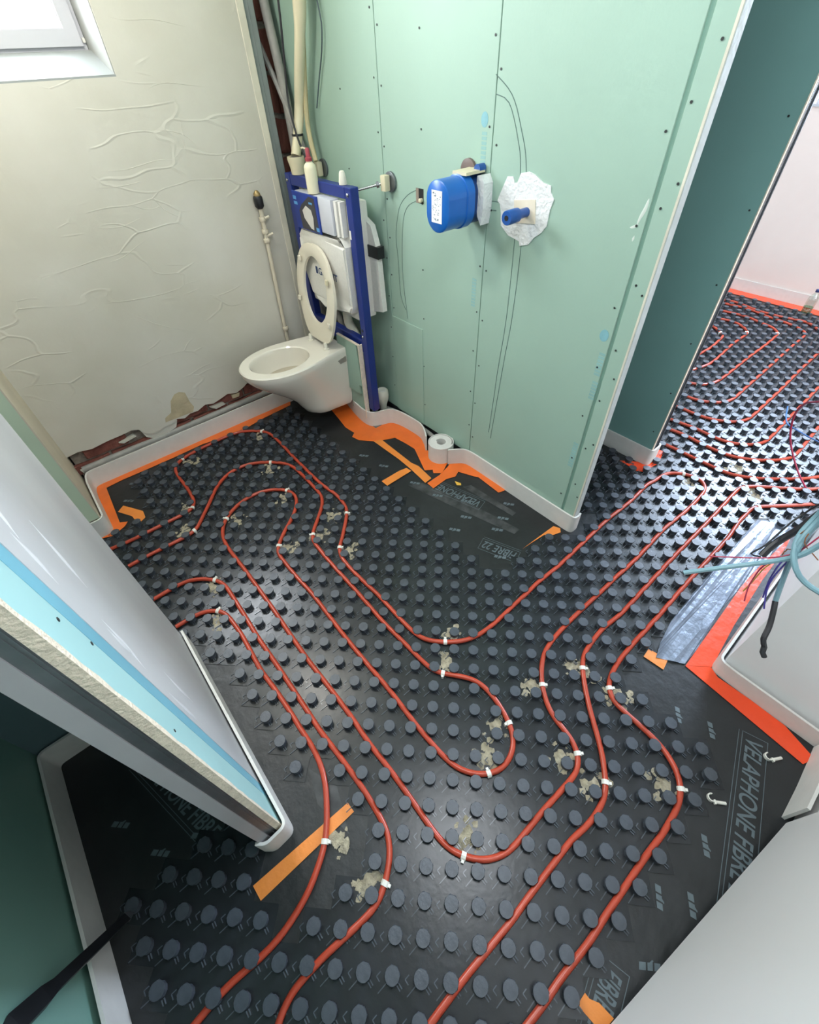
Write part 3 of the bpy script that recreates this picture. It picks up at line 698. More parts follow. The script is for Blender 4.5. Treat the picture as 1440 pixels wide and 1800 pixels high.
for z in (0.2, 0.42, 0.66, 0.9, 1.15, 1.4):
    lathe([(0.0034, 0), (0.0034, 0.0012)], 7, bm, Matrix.Translation((XS - 0.0008, 0.600 + random.uniform(-.004, .004), z)) @ Matrix.Rotation(-math.pi / 2, 4, 'Y'))
obj('screw_heads', bm, M_SCREW, ws, kind='stuff')
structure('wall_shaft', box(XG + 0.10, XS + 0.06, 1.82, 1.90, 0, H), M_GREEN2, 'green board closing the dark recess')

# wall_far with a window
XF = 4.775
bm = BM()
for a in ((-1.7, 2.6, 0, 1.215), (1.29, 2.6, 1.215, H), (-1.7, -0.35, 1.215, H), (-0.35, 1.29, 2.3, H)):
    add_box(bm, XF, XF + 0.12, a[0], a[1], a[2], a[3])
structure('wall_far', bm, M_FARWALL, 'pale wall at the far end of the passage')
w2 = structure('window_2', box(XF - 0.01, XF + 0.05, -0.36, 1.30, 1.208, 1.222), M_PVC, 'bright window at the far end of the passage')
bm = BM()
for a in ((-0.35, 1.29, 1.222, 1.27), (-0.35, 1.29, 2.25, 2.3), (-0.35, -0.30, 1.27, 2.25), (1.24, 1.29, 1.27, 2.25), (0.44, 0.50, 1.27, 2.25)):
    add_box(bm, XF + 0.01, XF + 0.05, a[0], a[1], a[2], a[3])
obj('window_frame', bm, M_PVC, w2)
for a in ((-0.30, 0.44), (0.50, 1.24)):
    obj('pane', box(XF + 0.028, XF + 0.032, a[0], a[1], 1.27, 2.25), M_GLASS, w2)

# wall_side of the far room with an unseen wide window added to light the passage
bm = BM()
for a in ((2.2, 2.42, 0, H), (4.15, XF, 0, H), (2.42, 4.15, 0, 0.75), (2.42, 4.15, 2.3, H)):
    add_box(bm, a[0], a[1], -1.62, -1.5, a[2], a[3])
structure('wall_side', bm, M_FARWALL, 'pale side wall of the far room')
structure('wall_north', box(XS + 0.073, XF, 2.2, 2.3, 0, H), M_FARWALL, 'pale wall closing the far room')

# wall_right: white pier with cables, and its neighbours behind the viewer
wr_ = structure('wall_right', box(1.245, 2.2, -1.62, -0.165, 0, H), M_WHITEWALL, 'white painted wall end beside the hanging cables')
wb = structure('wall_back', box(0.93, 1.245, -0.62, -0.505, 0, H), M_BEIGE, 'short white wall beside the door hinge')
obj('socket_recess', box(1.03, 1.12, -0.5065, -0.5005, 0.145, 0.245), mat('tan_recess', 'B5A592', 0.8, 0.1, 30), wb)
obj('recess_rim', frame_ring(1.02, 1.13, 0.135, 0.255, 0.012, -0.507, -0.494), M_WHITEWALL, wb)
structure('wall_behind', box(-0.75, 0.93, -0.62, -0.55, 0, H), M_WHITEWALL, 'white wall behind the viewer')

# door leaf standing open in front of the viewer's right
dd = Vector((0.241 - 0.903, -0.378 + 0.482, 0)).normalized()
hinge = Vector((0.925, -0.4855, 0))
door = structure('door_1', box(0, 0.83, 0, 0.036, 0.028, 2.04, 0.002, 1), M_BEIGE, 'plain cream door leaf standing open at lower right')
ang = math.atan2(dd.y, dd.x)
door.matrix_world = Matrix.Translation(hinge) @ Matrix.Rotation(ang, 4, 'Z')
for z in (0.25, 1.75):
    o = obj('hinge', lathe([(0.007, z), (0.007, z + 0.09)], 10, None, Matrix.Translation((-0.007, 0.018, 0))), M_CHROME, door)
obj('handle', tube([(0.77, -0.004, 1.02), (0.77, -0.045, 1.02), (0.75, -0.052, 1.02), (0.65, -0.052, 1.02)], 0.008, 8, 0.02), M_CHROME, door)

# wall_front: short partition in the left foreground
XP = -0.150
wp = structure('wall_front', box(-0.200, XP - 0.013, 0.426, 1.170, 0, H), M_ZINC, 'skim coated partition end in the left foreground')
obj('skim_coat', box(XP - 0.0125, XP + 0.0015, 0.552, 1.175, 0.02, H - 0.002), M_GREYPLASTER, wp)
obj('joint_tape', box(XP - 0.0125, XP + 0.0005, 0.512, 0.5525, 0.02, H - 0.002), mat('blue_tape_band', '7DB9CC', 0.45, 0.08, 5), wp)
obj('bare_board', box(XP - 0.0125, XP, 0.430, 0.5125, 0.02, H - 0.002), M_CYAN, wp)
bm = box(XP - 0.0150, XP + 0.0005, 0.420, 0.4305, 0.02, H - 0.002)
bmesh.ops.subdivide_edges(bm, edges=[e for e in bm.edges if e.calc_length() > 1], cuts=60)
for v in bm.verts:
    if v.co.y > 0.425 and v.co.x > XP - 0.005:
        v.co.y += random.uniform(-0.002, 0.004)
obj('gypsum_edge', bm, M_GYPSUM, wp)
bm = BM()
add_box(bm, XP - 0.0300, XP - 0.0150, 0.4215, 0.4260, 0.02, H - 0.002)
add_box(bm, XP - 0.0375, XP - 0.0300, 0.4235, 0.4260, 0.02, H - 0.002)
add_box(bm, XP - 0.0240, XP - 0.0225, 0.4200, 0.4220, 0.02, H - 0.002)
add_box(bm, XP - 0.0190, XP - 0.0175, 0.4200, 0.4220, 0.02, H - 0.002)
obj('metal_stud', bm, M_ZINC, wp)
obj('plasterboard', box(XP - 0.0630, XP - 0.0375, 0.4205, 1.170, 0.02, H - 0.002), mat('stud_flange', 'A7A6A8', 0.45, 0.05, 10), wp)
bm = BM()
for y, z in ((0.49, 1.105), (0.505, 1.02), (0.455, 0.78), (0.53, 1.21), (0.60, 1.12), (0.60, 1.35)):
    lathe([(0.0034, 0), (0.0034, 0.0014)], 7, bm, Matrix.Translation((XP - 0.0004, y, z)) @ Matrix.Rotation(math.pi / 2, 4, 'Y'))
obj('screw_heads', bm, M_SCREW, wp, kind='stuff')

bm = BM()
for pts in ([(0.640, 1.24), (0.632, 1.19), (0.615, 1.15)], [(0.606, 1.17), (0.598, 1.12), (0.590, 1.07)], [(0.600, 0.93), (0.592, 0.88), (0.600, 0.83)], [(0.615, 0.94), (0.606, 0.88), (0.585, 0.80)], [(0.72, 1.10), (0.70, 1.02), (0.69, 0.95)], [(0.58, 0.70), (0.575, 0.60), (0.58, 0.52)], [(0.66, 0.66), (0.65, 0.58), (0.655, 0.5)]):
    tube([(XP + 0.0012, y, z) for y, z in pts], lambda t: 0.0006 + 0.0028 * math.sin(math.pi * t) ** 2, 6, 0.015, 1, bm)
obj('plaster_streaks', bm, mat('wet_plaster', 'E2E2E4', 0.35, 0.03, 10), wp, True, kind='stuff')
# green stub that meets the plaster wall, and the walls of the rooms beyond
wst = structure('wall_junction', box(-0.50, -0.214, 2.032, 2.575, 0.0, H), mat('corner_plaster', 'D6CBB6', 0.6, 0.05, 6), 'short pale green wall meeting the plaster wall')
obj('plasterboard', box(-0.50, -0.216, 2.020, 2.0325, 0.105, H - 0.002), mat('pale_green_board', 'C6D6BC', 0.5, 0.05, 3), wst)
obj('corner_bead', box(-0.2175, -0.2125, 2.019, 2.034, 0.1, H - 0.002), mat('corner_plaster', 'D6CBB6'), wst)

structure('wall_corridor', box(-1.7, -1.55, -0.6, 2.75, 0, H), M_WHITEWALL, 'white wall of the room behind the partition')
wn_ = structure('wall_niche', box(-0.70, -0.64, -0.62, 1.08, 0, H), mat('niche_green', '7BA396', 0.5, 0.05, 2), 'green board wall of the dark niche at lower left')
structure('wall_niche_end', box(-1.55, -0.20, 1.075, 1.165, 0, H), M_NAVY, 'dark blue grey board closing the niche')

# ------------------------------------------------------------------ bare bulb hanging from the ceiling of the toilet room
lamp = thing('ceiling_lamp', 'bare bulb on a short cord under the ceiling of the toilet room', 'lamp')
LX, LY, LZ = 0.30, 1.72, 2.30
obj('ceiling_rose', lathe([(0.04, H - 0.02), (0.045, H - 0.001)], 18, None, Matrix.Translation((LX, LY, 0))), M_PLASTICW, lamp, True)
obj('cord', tube([(LX, LY, H - 0.02), (LX, LY, LZ + 0.14), (LX, LY, LZ + 0.09)], 0.003, 6, 0.05), M_CLIP, lamp)
obj('socket', lathe([(0.012, LZ + 0.095), (0.018, LZ + 0.088), (0.018, LZ + 0.04)], 14, None, Matrix.Translation((LX, LY, 0))), M_DARK, lamp, True)
bulb_m = bpy.data.materials.new('lit_bulb')
bulb_m.use_nodes = True
bulb_m.node_tree.nodes['Principled BSDF'].inputs['Emission Color'].default_value = (1, 0.93, 0.8, 1)
bulb_m.node_tree.nodes['Principled BSDF'].inputs['Emission Strength'].default_value = 20
obj('bulb', lathe([(0.012, LZ + 0.042), (0.018, LZ + 0.03), (0.03, LZ + 0.005), (0.03, LZ - 0.012), (0.018, LZ - 0.028), (0.004, LZ - 0.033)], 16, None, Matrix.Translation((LX, LY, 0))), bulb_m, lamp, True)
ld = bpy.data.lights.new('bulb_light', 'POINT')
ld.energy = 28
ld.color = (1.0, 0.955, 0.88)
ld.shadow_soft_size = 0.09
lo_ = bpy.data.objects.new('bulb_light', ld)
COL.objects.link(lo_)
lo_.parent = lamp
lo_.location = (LX, LY, LZ - 0.13)

# unseen panel light added overhead to brighten the near part of the room
pl = thing('fill_panel', 'flat square panel light added on the ceiling to brighten the near room', 'lamp')
PX, PY = 0.52, 0.25
obj('panel_frame', box(PX - 0.31, PX + 0.31, PY - 0.31, PY + 0.31, H - 0.012, H - 0.0005, 0.002, 1), M_PLASTICW, pl)
dif = bpy.data.materials.new('lit_diffuser')
dif.use_nodes = True
dif.node_tree.nodes['Principled BSDF'].inputs['Emission Color'].default_value = (0.90, 0.95, 1, 1)
dif.node_tree.nodes['Principled BSDF'].inputs['Emission Strength'].default_value = 2.0
obj('diffuser', box(PX - 0.29, PX + 0.29, PY - 0.29, PY + 0.29, H - 0.0135, H - 0.011), dif, pl)
pd = bpy.data.lights.new('fill_panel_light', 'AREA')
pd.size = 0.56
pd.energy = 15
pd.color = (0.90, 0.95, 1.0)
po = bpy.data.objects.new('fill_panel_light', pd)
COL.objects.link(po)
po.parent = pl
po.location = (PX, PY, H - 0.016)

# ------------------------------------------------------------------ black membrane with its printing
mem = tag(obj('acoustic_membrane', box(-1.55, XF, -1.5, 2.56, -0.004, 0.0), M_MEMBRANE), 'black bitumen acoustic membrane covering the whole floor under the studded mats', 'membrane')


def text_mesh(name, txt, size, shear, m, parent, extrude=0.0003):
    c = bpy.data.curves.new('lettering_curve', 'FONT')
    c.body = txt
    c.size = size
    c.shear = shear
    c.extrude = extrude
    c.offset = size * 0.012
    o = bpy.data.objects.new('lettering_curve', c)
    COL.objects.link(o)
    bpy.context.view_layer.update()
    me = bpy.data.meshes.new_from_object(o.evaluated_get(bpy.context.evaluated_depsgraph_get()))
    bpy.data.objects.remove(o)
    me.materials.clear()
    me.materials.append(m)
    o = bpy.data.objects.new(name, me)
    COL.objects.link(o)
    o.parent = parent
    return o


def lettering(txt, a, b, h, z=0.0008, shear=0.25, m=None):
    """product name printed along a->b, in a thin frame"""
    o = text_mesh('printed_lettering', txt, h, shear, m or M_PRINT, mem)
    d = Vector((b[0] - a[0], b[1] - a[1]))
    o.location = (a[0], a[1], z)
    o.rotation_euler = (0, 0, math.atan2(d.y, d.x))
    w = max(v.co.x for v in o.data.vertices)
    o.scale = (d.length / w, 1, 1)
    L, hh, t = d.length, h * 0.72, 0.0016
    bm = BM()
    for x0, x1, y0, y1 in ((-0.01, L + 0.01, -0.012, -0.012 + t), (-0.01, L + 0.01, hh + 0.010, hh + 0.010 + t), (-0.01, -0.01 + t, -0.012, hh + 0.010), (L + 0.01, L + 0.01 + t, -0.012, hh + 0.010), (-0.01, L + 0.01, -0.022, -0.022 + t)):
        add_box(bm, x0, x1, y0, y1, 0.0002, 0.0007)
    f = obj('print_frame', bm, M_PRINT, mem)
    f.location = (a[0], a[1], 0)
    f.rotation_euler = o.rotation_euler
    return o


for k, s, h in (('vela_right', 'VELAPHONE FIBRE 22', 0.066), ('vela_green', 'VELAPHONE', 0.062), ('fibre', 'FIBRE 22', 0.058), ('bottomtxt', 'FIBRE 22', 0.066), ('niche', 'VELAPHONE FIBRE 22', 0.062)):
    a, b = TXT[k]
    lettering(s, a, b, h)
bm = BM()
for (x, w) in ((-0.024, 0.016), (-0.004, 0.012), (0.012, 0.014)):
    bm2 = None
    vs = add_box(bm, x, x + w, -0.006, 0.008, 0.0003, 0.0009)
    for v in vs:
        v.co.x += v.co.y * 0.25
prism([(-0.003, 0.004), (0.010, 0.013), (0.013, 0.0115), (0.002, 0.001)], 0.0003, 0.0010, 'xy', bm)
logo = obj('logo_print', bm, M_PRINT, mem)
logo_me = logo.data
first = True
dirs = Vector((0.0, -1.0))
for i, (x, y) in enumerate(LOGOS):
    o = logo if first else bpy.data.objects.new('logo_print', logo_me)
    if not first:
        COL.objects.link(o)
        o.parent = mem
    first = False
    o.location = (x, y, 0)
    o.rotation_euler = (0, 0, math.radians(-90 - 55 if x > 0.5 and y < 0.2 else (125 if x > 0.7 else -45)))
# scuffs: pale worn streaks on the membrane by the green wall
for poly in ([(1.05, 1.30), (1.12, 1.26), (1.20, 0.95), (1.24, 0.72), (1.20, 0.72), (1.13, 0.98)], [(1.25, 1.10), (1.29, 1.08), (1.31, 0.80), (1.28, 0.80)], [(-0.02, 0.52), (0.02, 0.42), (-0.02, 0.30), (-0.05, 0.42)]):
    flat('scuff_mark', poly, 0.0002, M_SCUFF, mem, 0.0004)

# ------------------------------------------------------------------ studded heating mats
P = 0.07
Q = P * math.sqrt(0.5)


def stud_mesh():
    bm = BM()
    n = 16
    lathe([(0.0172, 0.0), (0.0160, 0.004), (0.0160, 0.0165)], 10, bm, None, False)
    prof = [(0.0160, 0.0165), (0.0196, 0.0175), (0.0198, 0.0205), (0.0180, 0.0222)]
    rings = []
    for j, (r, z) in enumerate(prof):
        ring = []
        for k in range(n):
            a = 2 * math.pi * (k + 0.5) / n
            rr = r if (k // 1) % 2 == 0 or j in (0, 3) else r - 0.0022
            ring.append(bm.verts.new((rr * math.cos(a), rr * math.sin(a), z)))
        rings.append(ring)
    for j in range(len(rings) - 1):
        for k in range(n):
            bm.faces.new((rings[j][k], rings[j][(k + 1) % n], rings[j + 1][(k + 1) % n], rings[j + 1][k]))
    bm.faces.new(rings[-1])
    me = bpy.data.meshes.new('stud')
    bmesh.ops.recalc_face_normals(bm, faces=bm.faces)
    bm.to_mesh(me)
    bm.free()
    me.materials.append(M_STUD)
    for p in me.polygons:
        p.use_smooth = len(p.vertices) < 8
    try:
        me.set_sharp_from_angle(angle=math.radians(45))
    except Exception:
        pass
    return me


STUD = stud_mesh()


def stud_here(c, r):
    x, y = (c + r) * Q, (r - c) * Q
    if not (-0.95 < x < XF - 0.135 and -1.4 < y < 2.362):
        return False
    # walls
    if x > XG - 0.035 and x < XG + 0.135 and y > 0.535:
        return False
    if XS - 0.035 < x < XS + 0.11 and y > 0.545:
        return False
    if x > 1.19 and x < 2.24 and y < -0.115:
        return False
    if y < -0.47 and x < 1.3:
        return False
    if -0.245 < x < -0.11 and 0.37 < y < 1.22:
        return False
    if -0.33 < x < -0.15 and y > 1.99:
        return False
    if x < -0.585 and y < 1.2:
        return False
    if y > 1.03 and y < 1.2 and x < -0.14:
        return False
    if x > XG + 0.1 and x < XS and y > 1.78:
        return False
    # bare membrane along the green wall
    if x < 1.5 and c + r > 19 and c - r < -12:
        return False
    # bare membrane towards the pier and the door
    if x < 2.11:
        if r >= 11 and c - r > -1:
            return False
        if 6 <= r < 11 and c + r > 19:
            return False
        if r < 6 and c - r > 6:
            return False
        if r == 6 and c > 12:
            return False
    # corner by the junction wall
    if x < 0.0 and y > 2.02 and x + (2.42 - y) * 0.35 < 0.10 and x > -0.34:
        return False
    # bare patch by the partition end and inside the niche
    if r in (1, 2, 3, 4) and -6 <= c <= {1: -4, 2: -3, 3: -3, 4: -4}[r]:
        return False
    if r == 0 and c in (-5,):
        return False
    if r == 5 and c == -5:
        return False
    if x < -0.13 and y > 0.56 and y < 1.05:
        return False
    if XP - 0.03 < x < XP + 0.105 and 0.36 < y < 1.0 and r <= 9 and c <= {5: -7, 6: -8, 7: -9, 8: -10, 9: -11}.get(r, -99):
        return False
    return True


cells = []
for c in range(-45, 70):
    for r in range(-35, 75):
        if stud_here(c, r):
            x, y = (c + r) * Q, (r - c) * Q
            px = to_pixel((x, y, 0.02))
            if px is None:
                continue
            if -350 < px[0] < 1800 and 350 < px[1] < 2250:
                cells.append((c, r, x, y, px))


def build_mat(name, label, sel, limit):
    t = thing(name, label, 'heating mat')
    S = set((c, r) for c, r, *_ in sel)
    # base sheet: one cell per stud, edges turned down
    bm = BM()
    vm = {}

    def V(i, j, z):
        k = (i, j, z)
        if k not in vm:
            u, w = i / 2, j / 2
            vm[k] = bm.verts.new(((u + w) * Q, (w - u) * Q, z))
        return vm[k]
    for (c, r) in S:
        q = [(2 * c - 1, 2 * r - 1), (2 * c + 1, 2 * r - 1), (2 * c + 1, 2 * r + 1), (2 * c - 1, 2 * r + 1)]
        bm.faces.new([V(i, j, 0.0022) for i, j in q])
        for k, (dc, dr) in enumerate(((0, -1), (1, 0), (0, 1), (-1, 0))):
            if (c + dc, r + dr) not in S:
                a, b = q[k], q[(k + 1) % 4]
                bm.faces.new([V(a[0], a[1], 0.0022), V(b[0], b[1], 0.0022), V(b[0], b[1], 0.0002), V(a[0], a[1], 0.0002)])
    obj('base_sheet', bm, M_MAT, t)
    # ribs between the studs
    bm = BM()

    def bar(x0, y0, x1, y1, w, h):
        d = Vector((x1 - x0, y1 - y0)).normalized()
        n = Vector((-d.y, d.x)) * w
        lo = [bm.verts.new((p[0], p[1], 0.0020)) for p in ((x0 + n.x, y0 + n.y), (x1 + n.x, y1 + n.y), (x1 - n.x, y1 - n.y), (x0 - n.x, y0 - n.y))]
        hi = [bm.verts.new((v.co.x, v.co.y, 0.0022 + h)) for v in lo]
        bm.faces.new(hi)
        for k in range(4):
            bm.faces.new((lo[k], lo[(k + 1) % 4], hi[(k + 1) % 4], hi[k]))
    for c, r, x, y, px in sel:
        if px[2] > 3.0:
            continue
        # grid direction (+c,-r) is -Y in the room, (+c,+r) is +X
        bar(x + 0.003, y - 0.0190, x + 0.003, y - 0.0320, 0.0012, 0.0030)
        bar(x - 0.003, y - 0.0190, x - 0.003, y - 0.0320, 0.0012, 0.0030)
        bar(x - 0.0185, y, x - 0.0460, y, 0.0011, 0.0028)
        bar(x - 0.0185, y + 0.0245, x - 0.0310, y + 0.0245, 0.0011, 0.0022)
        bar(x - 0.0310, y + 0.0245, x - 0.0310, y + 0.0125, 0.0011, 0.0022)
    obj('ribs', bm, M_RIB, t, kind='stuff')
    inview = [k for k in sel if -20 < k[4][0] < 1460 and 400 < k[4][1] < 1820]
    inview.sort(key=lambda k: k[4][2])
    near = set((k[0], k[1]) for k in inview[:limit])
    rest = BM()
    for c, r, x, y, px in sel:
        if (c, r) in near:
            o = bpy.data.objects.new('stud', STUD)
            COL.objects.link(o)
            o.parent = t
            o.location = (x, y, 0.0018)
        else:
            vb = len(rest.verts)
            rest.from_mesh(STUD)
            rest.verts.ensure_lookup_table()
            for v in rest.verts[vb:]:
                v.co += Vector((x, y, 0.0018))
    if len(rest.verts):
        me = bpy.data.meshes.new('stud_field')
        rest.to_mesh(me)
        me.materials.append(M_STUD)
        for p in me.polygons:
            p.use_smooth = len(p.vertices) < 8
        try:
            me.set_sharp_from_angle(angle=math.radians(45))
        except Exception:
            pass
        o = bpy.data.objects.new('stud_field', me)
        COL.objects.link(o)
        o.parent = t
        o['kind'] = 'stuff'
    rest.free()
    return t


main_cells = [k for k in cells if k[2] < 1.52 or (k[2] < 2.0 and k[3] < 0.5)]
far_cells = [k for k in cells if not (k[2] < 1.52 or (k[2] < 2.0 and k[3] < 0.5))]
mat_main = build_mat('studded_mat', 'black studded underfloor heating mat filling the near room up to the green wall', main_cells, 300)
mat_far = build_mat('studded_mat', 'black studded underfloor heating mat shining in daylight in the far room', far_cells, 300)

# sanded dust round the clips, lying on the mats: one ragged blot with satellite specks each
for i, (x, y) in enumerate(GLUE):
    bm = BM()
    a0 = random.random() * 6
    for j in range(13):
        if j == 0:
            cx_, cy_, r0 = x, y, 0.024
        else:
            an, rd = a0 + random.gauss(0, 0.9) + (math.pi if j % 2 else 0), random.uniform(0.014, 0.050)
            cx_, cy_, r0 = x + rd * math.cos(an), y + rd * math.sin(an), random.uniform(0.004, 0.015)
        n = 11
        poly = [(cx_ + r0 * random.uniform(0.5, 1.25) * math.cos(2 * math.pi * k / n), cy_ + r0 * random.uniform(0.5, 1.25) * math.sin(2 * math.pi * k / n)) for k in range(n)]
        prism(poly, 0.0020, 0.0027 + 0.00004 * j, 'xy', bm)
    obj('dust_smear', bm, M_GLUE, mat_far if x > 1.9 else mat_main)

# ------------------------------------------------------------------ red heating pipes
pipe_labels = ['long red heating pipe snaking in loops from the doorway past the toilet and back',
               'red heating pipe curving past the partition end, the one nearer the room centre',
               'red heating pipe hugging the partition end and crossing the orange tape there',
               'red heating pipe running diagonally from right edge to bottom centre, left of the outermost run',
               'outermost red heating pipe on the right, passing beside the silvery strip and the door']
PIPE_PATHS = []
for pts, lb in zip(PIPES, pipe_labels):
    bm = tube([(x, y, 0.0108) for x, y in pts], 0.0087, 10, 0.012, 9)
    PIPE_PATHS.append([Vector((x, y)) for x, y in pts])
    tag(obj('heating_pipe', bm, M_PIPE, None, True), lb, 'pipe', 'red underfloor heating pipes')
far_labels = ['third innermost red pipe loop emerging from behind the metal stud in the far room', 'fourth red pipe loop out from behind the metal stud in the far room', 'fifth red pipe loop out from behind the metal stud, running to the right edge',
              'sixth red pipe loop out from behind the metal stud, crossed by the hanging red wire', 'second innermost red pipe loop seen beside the metal stud in the far room', 'innermost short red pipe bend seen beside the metal stud in the far room',
              'red pipe whose wide bend passes just under the blue wire near the right edge', 'lowest red pipe leaving the orange scrap by the stub wall, running right', 'red pipe farthest away, running along the far wall beside the bottle']
FAR_PATHS = []
for pts, lb in zip(FAR_PIPES, far_labels):
    bm = tube([(x, y, 0.0108) for x, y in pts], 0.0085, 8, 0.02, 5)
    FAR_PATHS.append([Vector((x, y)) for x, y in pts])
    tag(obj('heating_pipe', bm, M_PIPE, None, True), lb, 'pipe', 'red underfloor heating pipes')


def clip_mesh():
    bm = BM()
    r0, r1, w = 0.0089, 0.0113, 0.0066
    n = 8
    prof = []
    for k in range(n + 1):
        a = math.radians(-35 + 250 * k / n)
        prof.append((math.cos(a), math.sin(a)))
    rows = []
    for (ca, sa) in prof:
        rows.append([bm.verts.new((x, r * ca, 0.0108 + r * sa)) for x, r in ((-w, r0), (w, r0), (w, r1), (-w, r1))])
    for i in range(len(rows) - 1):
        for k in range(4):
            bm.faces.new((rows[i][k], rows[i][(k + 1) % 4], rows[i + 1][(k + 1) % 4], rows[i + 1][k]))
    bm.faces.new(rows[0])
    bm.faces.new(rows[-1])
    # shank and shoulder of the nail clip
    add_box(bm, -0.004, 0.004, 0.0095, 0.0165, 0.001, 0.0185)
    me = bpy.data.meshes.new('clip_hook')
    bmesh.ops.recalc_face_normals(bm, faces=bm.faces)
    bm.to_mesh(me)
    bm.free()
    me.materials.append(M_CLIP)
    return me


CLIP = clip_mesh()


def nearest_on(paths, p):
    best = None
    for path in paths:
        for i in range(len(path) - 1):
            a, b = path[i], path[i + 1]
            d = b - a
            if d.length < 1e-6:
                continue
            t = max(0, min(1, (p - a).dot(d) / d.dot(d)))
            q = a + d * t
            k = (q - p).length
            if best is None or k < best[0]:
                best = (k, q, math.atan2(d.y, d.x))
    return best


clip_labels = ['white clip at the upper left kink of the outermost loop, beside the orange edge', 'white clip on the upper of two pipes going into the doorway', 'white clip on the lower of two pipes going into the doorway', 'white clip on the left shoulder of the short inner loop',
               'white clip on the top of the short inner loop', 'white clip on the right leg of the short inner loop', 'white clip low on the right leg of the middle loop', 'white clip on the top of the middle loop', 'white clip on the top of the outermost loop near the toilet',
               'white clip on the upper pipe turning behind the partition face', 'white clip on the lower pipe turning behind the partition face', 'white clip on the outermost run where it kinks below the toilet',
               'white clip at the bottom of the highest V bend in mid floor', 'white clip at the left start of the S bend in mid floor', 'white clip at the bottom of the U bend in mid floor', 'white clip on the right side of the U bend in mid floor',
               'white clip on the leftmost of three pipes beside the scraped patch', 'white clip on the middle of three pipes beside the scraped patch', 'white clip on the leftmost of three pipes just below the scraped patch', 'white clip low on the middle of three pipes, right of centre',
               'white clip at the bottom of the largest U bend near the front', 'white clip beside the orange tape at the partition end', 'white clip on the pipe below the orange tape, on its right bend', 'white clip on the rightmost pipe near the silvery strip', 'white clip on the bulge of the rightmost pipe near the door',
               'white clip on top of the hairpin bend below the stub wall', 'white clip on the second lowest pipe turning to the right edge', 'white clip beside the torn red film end at right', 'white clip on the lowest pipe from the stub wall, near the right edge',
               'white clip on the outermost run, lower of its two clips beside the bend']
for (x, y), lb in zip(CLIPS, clip_labels):
    k = nearest_on(PIPE_PATHS + FAR_PATHS, Vector((x, y)))
    o = bpy.data.objects.new('pipe_clip', CLIP)
    COL.objects.link(o)
    o.location = (k[1].x, k[1].y, 0)
    o.rotation_euler = (0, 0, k[2])
    tag(o, lb, 'clip', 'white pipe clips')
far_clip_labels = ['white clip on the innermost bend beside the metal stud', 'white clip on the second bend from the stud in the far row of bends', 'white clip on the third bend from the stud in the far row of bends', 'white clip on the bend nearest the bottle in the far row of bends',
                   'white clip on the third pipe loop close to the metal stud', 'white clip on the fourth pipe loop in the far room', 'white clip on the fifth pipe loop in the far room', 'white clip on the sixth pipe loop, under the hanging red wire']
for (x, y), lb in zip(FAR_CLIPS, far_clip_labels):
    k = nearest_on(FAR_PATHS, Vector((x, y)))
    o = bpy.data.objects.new('pipe_clip', CLIP)
    COL.objects.link(o)
    o.location = (k[1].x, k[1].y, 0)
    o.rotation_euler = (0, 0, k[2])
    tag(o, lb, 'clip', 'white pipe clips')

# loose clips on the membrane by the door
for (x, y), a, lb in zip(LOOSE, (1.05, 0.75), ('loose white pipe clip lying by the red film near the door', 'loose white pipe clip lying beside the rightmost pipe')):
    t = thing('loose_clip', lb, 'clip', 'loose pipe clips', (x, y, 0))
    t.rotation_euler = (0, 0, a)
    bm = BM()
    n = 10
    rows = []
    for k in range(n + 1):
        an = math.radians(-20 + 215 * k / n)
        rows.append([bm.verts.new((r * math.cos(an), r * math.sin(an), z)) for r, z in ((0.0085, 0.001), (0.0085, 0.012), (0.0115, 0.012), (0.0115, 0.001))])
    for i in range(n):
        for k in range(4):
            bm.faces.new((rows[i][k], rows[i][(k + 1) % 4], rows[i + 1][(k + 1) % 4], rows[i + 1][k]))
    bm.faces.new(rows[0])
    bm.faces.new(rows[-1])
    obj('hook', bm, M_CLIP, t)
    obj('shank', tube([(-0.010, -0.004, 0.006), (-0.011, -0.030, 0.006), (-0.011, -0.036, 0.006)], 0.0045, 8, 0.01), M_CLIP, t)
    obj('shoulder', box(-0.017, -0.005, -0.008, -0.003, 0.001, 0.012, 0.001, 1), M_CLIP, t)

# ------------------------------------------------------------------ foam edge strips with orange film
def strip(name, path, h, label, film=None, film_mat=None, t=0.008, group='foam edge strips'):
    th = thing(name, label, 'edge strip', group)
    obj('foam_band', ribbon(path, t, 0.0005, h), M_FOAM, th, True)
    for i, f in enumerate(film or []):
        flat('film_skirt', f, 0.0024 + 0.0006 * i, film_mat or M_ORANGE, th, 0.0010, 0.0)
    return th


strip('foam_strip', fillet([(1.02, 2.424), (-0.186, 2.424), (-0.200, 2.35), (-0.203, 2.030), (-0.222, 2.012), (-0.34, 2.012)], 0.03), 0.102, 'white foam strip with orange film along the plaster wall foot', [FLAT['flap_left'], FLAT['flap_stub']])
ga = fillet([tuple(p) for p in FOAM['green_a']], 0.03)
strip('foam_strip', [(v.x, v.y) for v in smooth_path(catmull([(x, y, 0) for x, y in FOAM['green_a']], 0.02), 2)], 0.100, 'wavy white foam strip with orange film below the toilet frame', [FLAT['flap1']])
gb = [(1.318, 1.282), (1.345, 1.262), (1.372, 1.240), (1.392, 1.205), (1.394, 1.05), (1.393, 0.90), (1.3935, 0.60), (1.398, 0.556), (1.425, 0.553), (1.44, 0.556)]
strip('foam_strip', [(v.x, v.y) for v in smooth_path(catmull([(x, y, 0) for x, y in gb], 0.015), 2)], lambda s: 0.098, 'white foam strip along the green wall foot and round its end', [FLAT['flap2']])
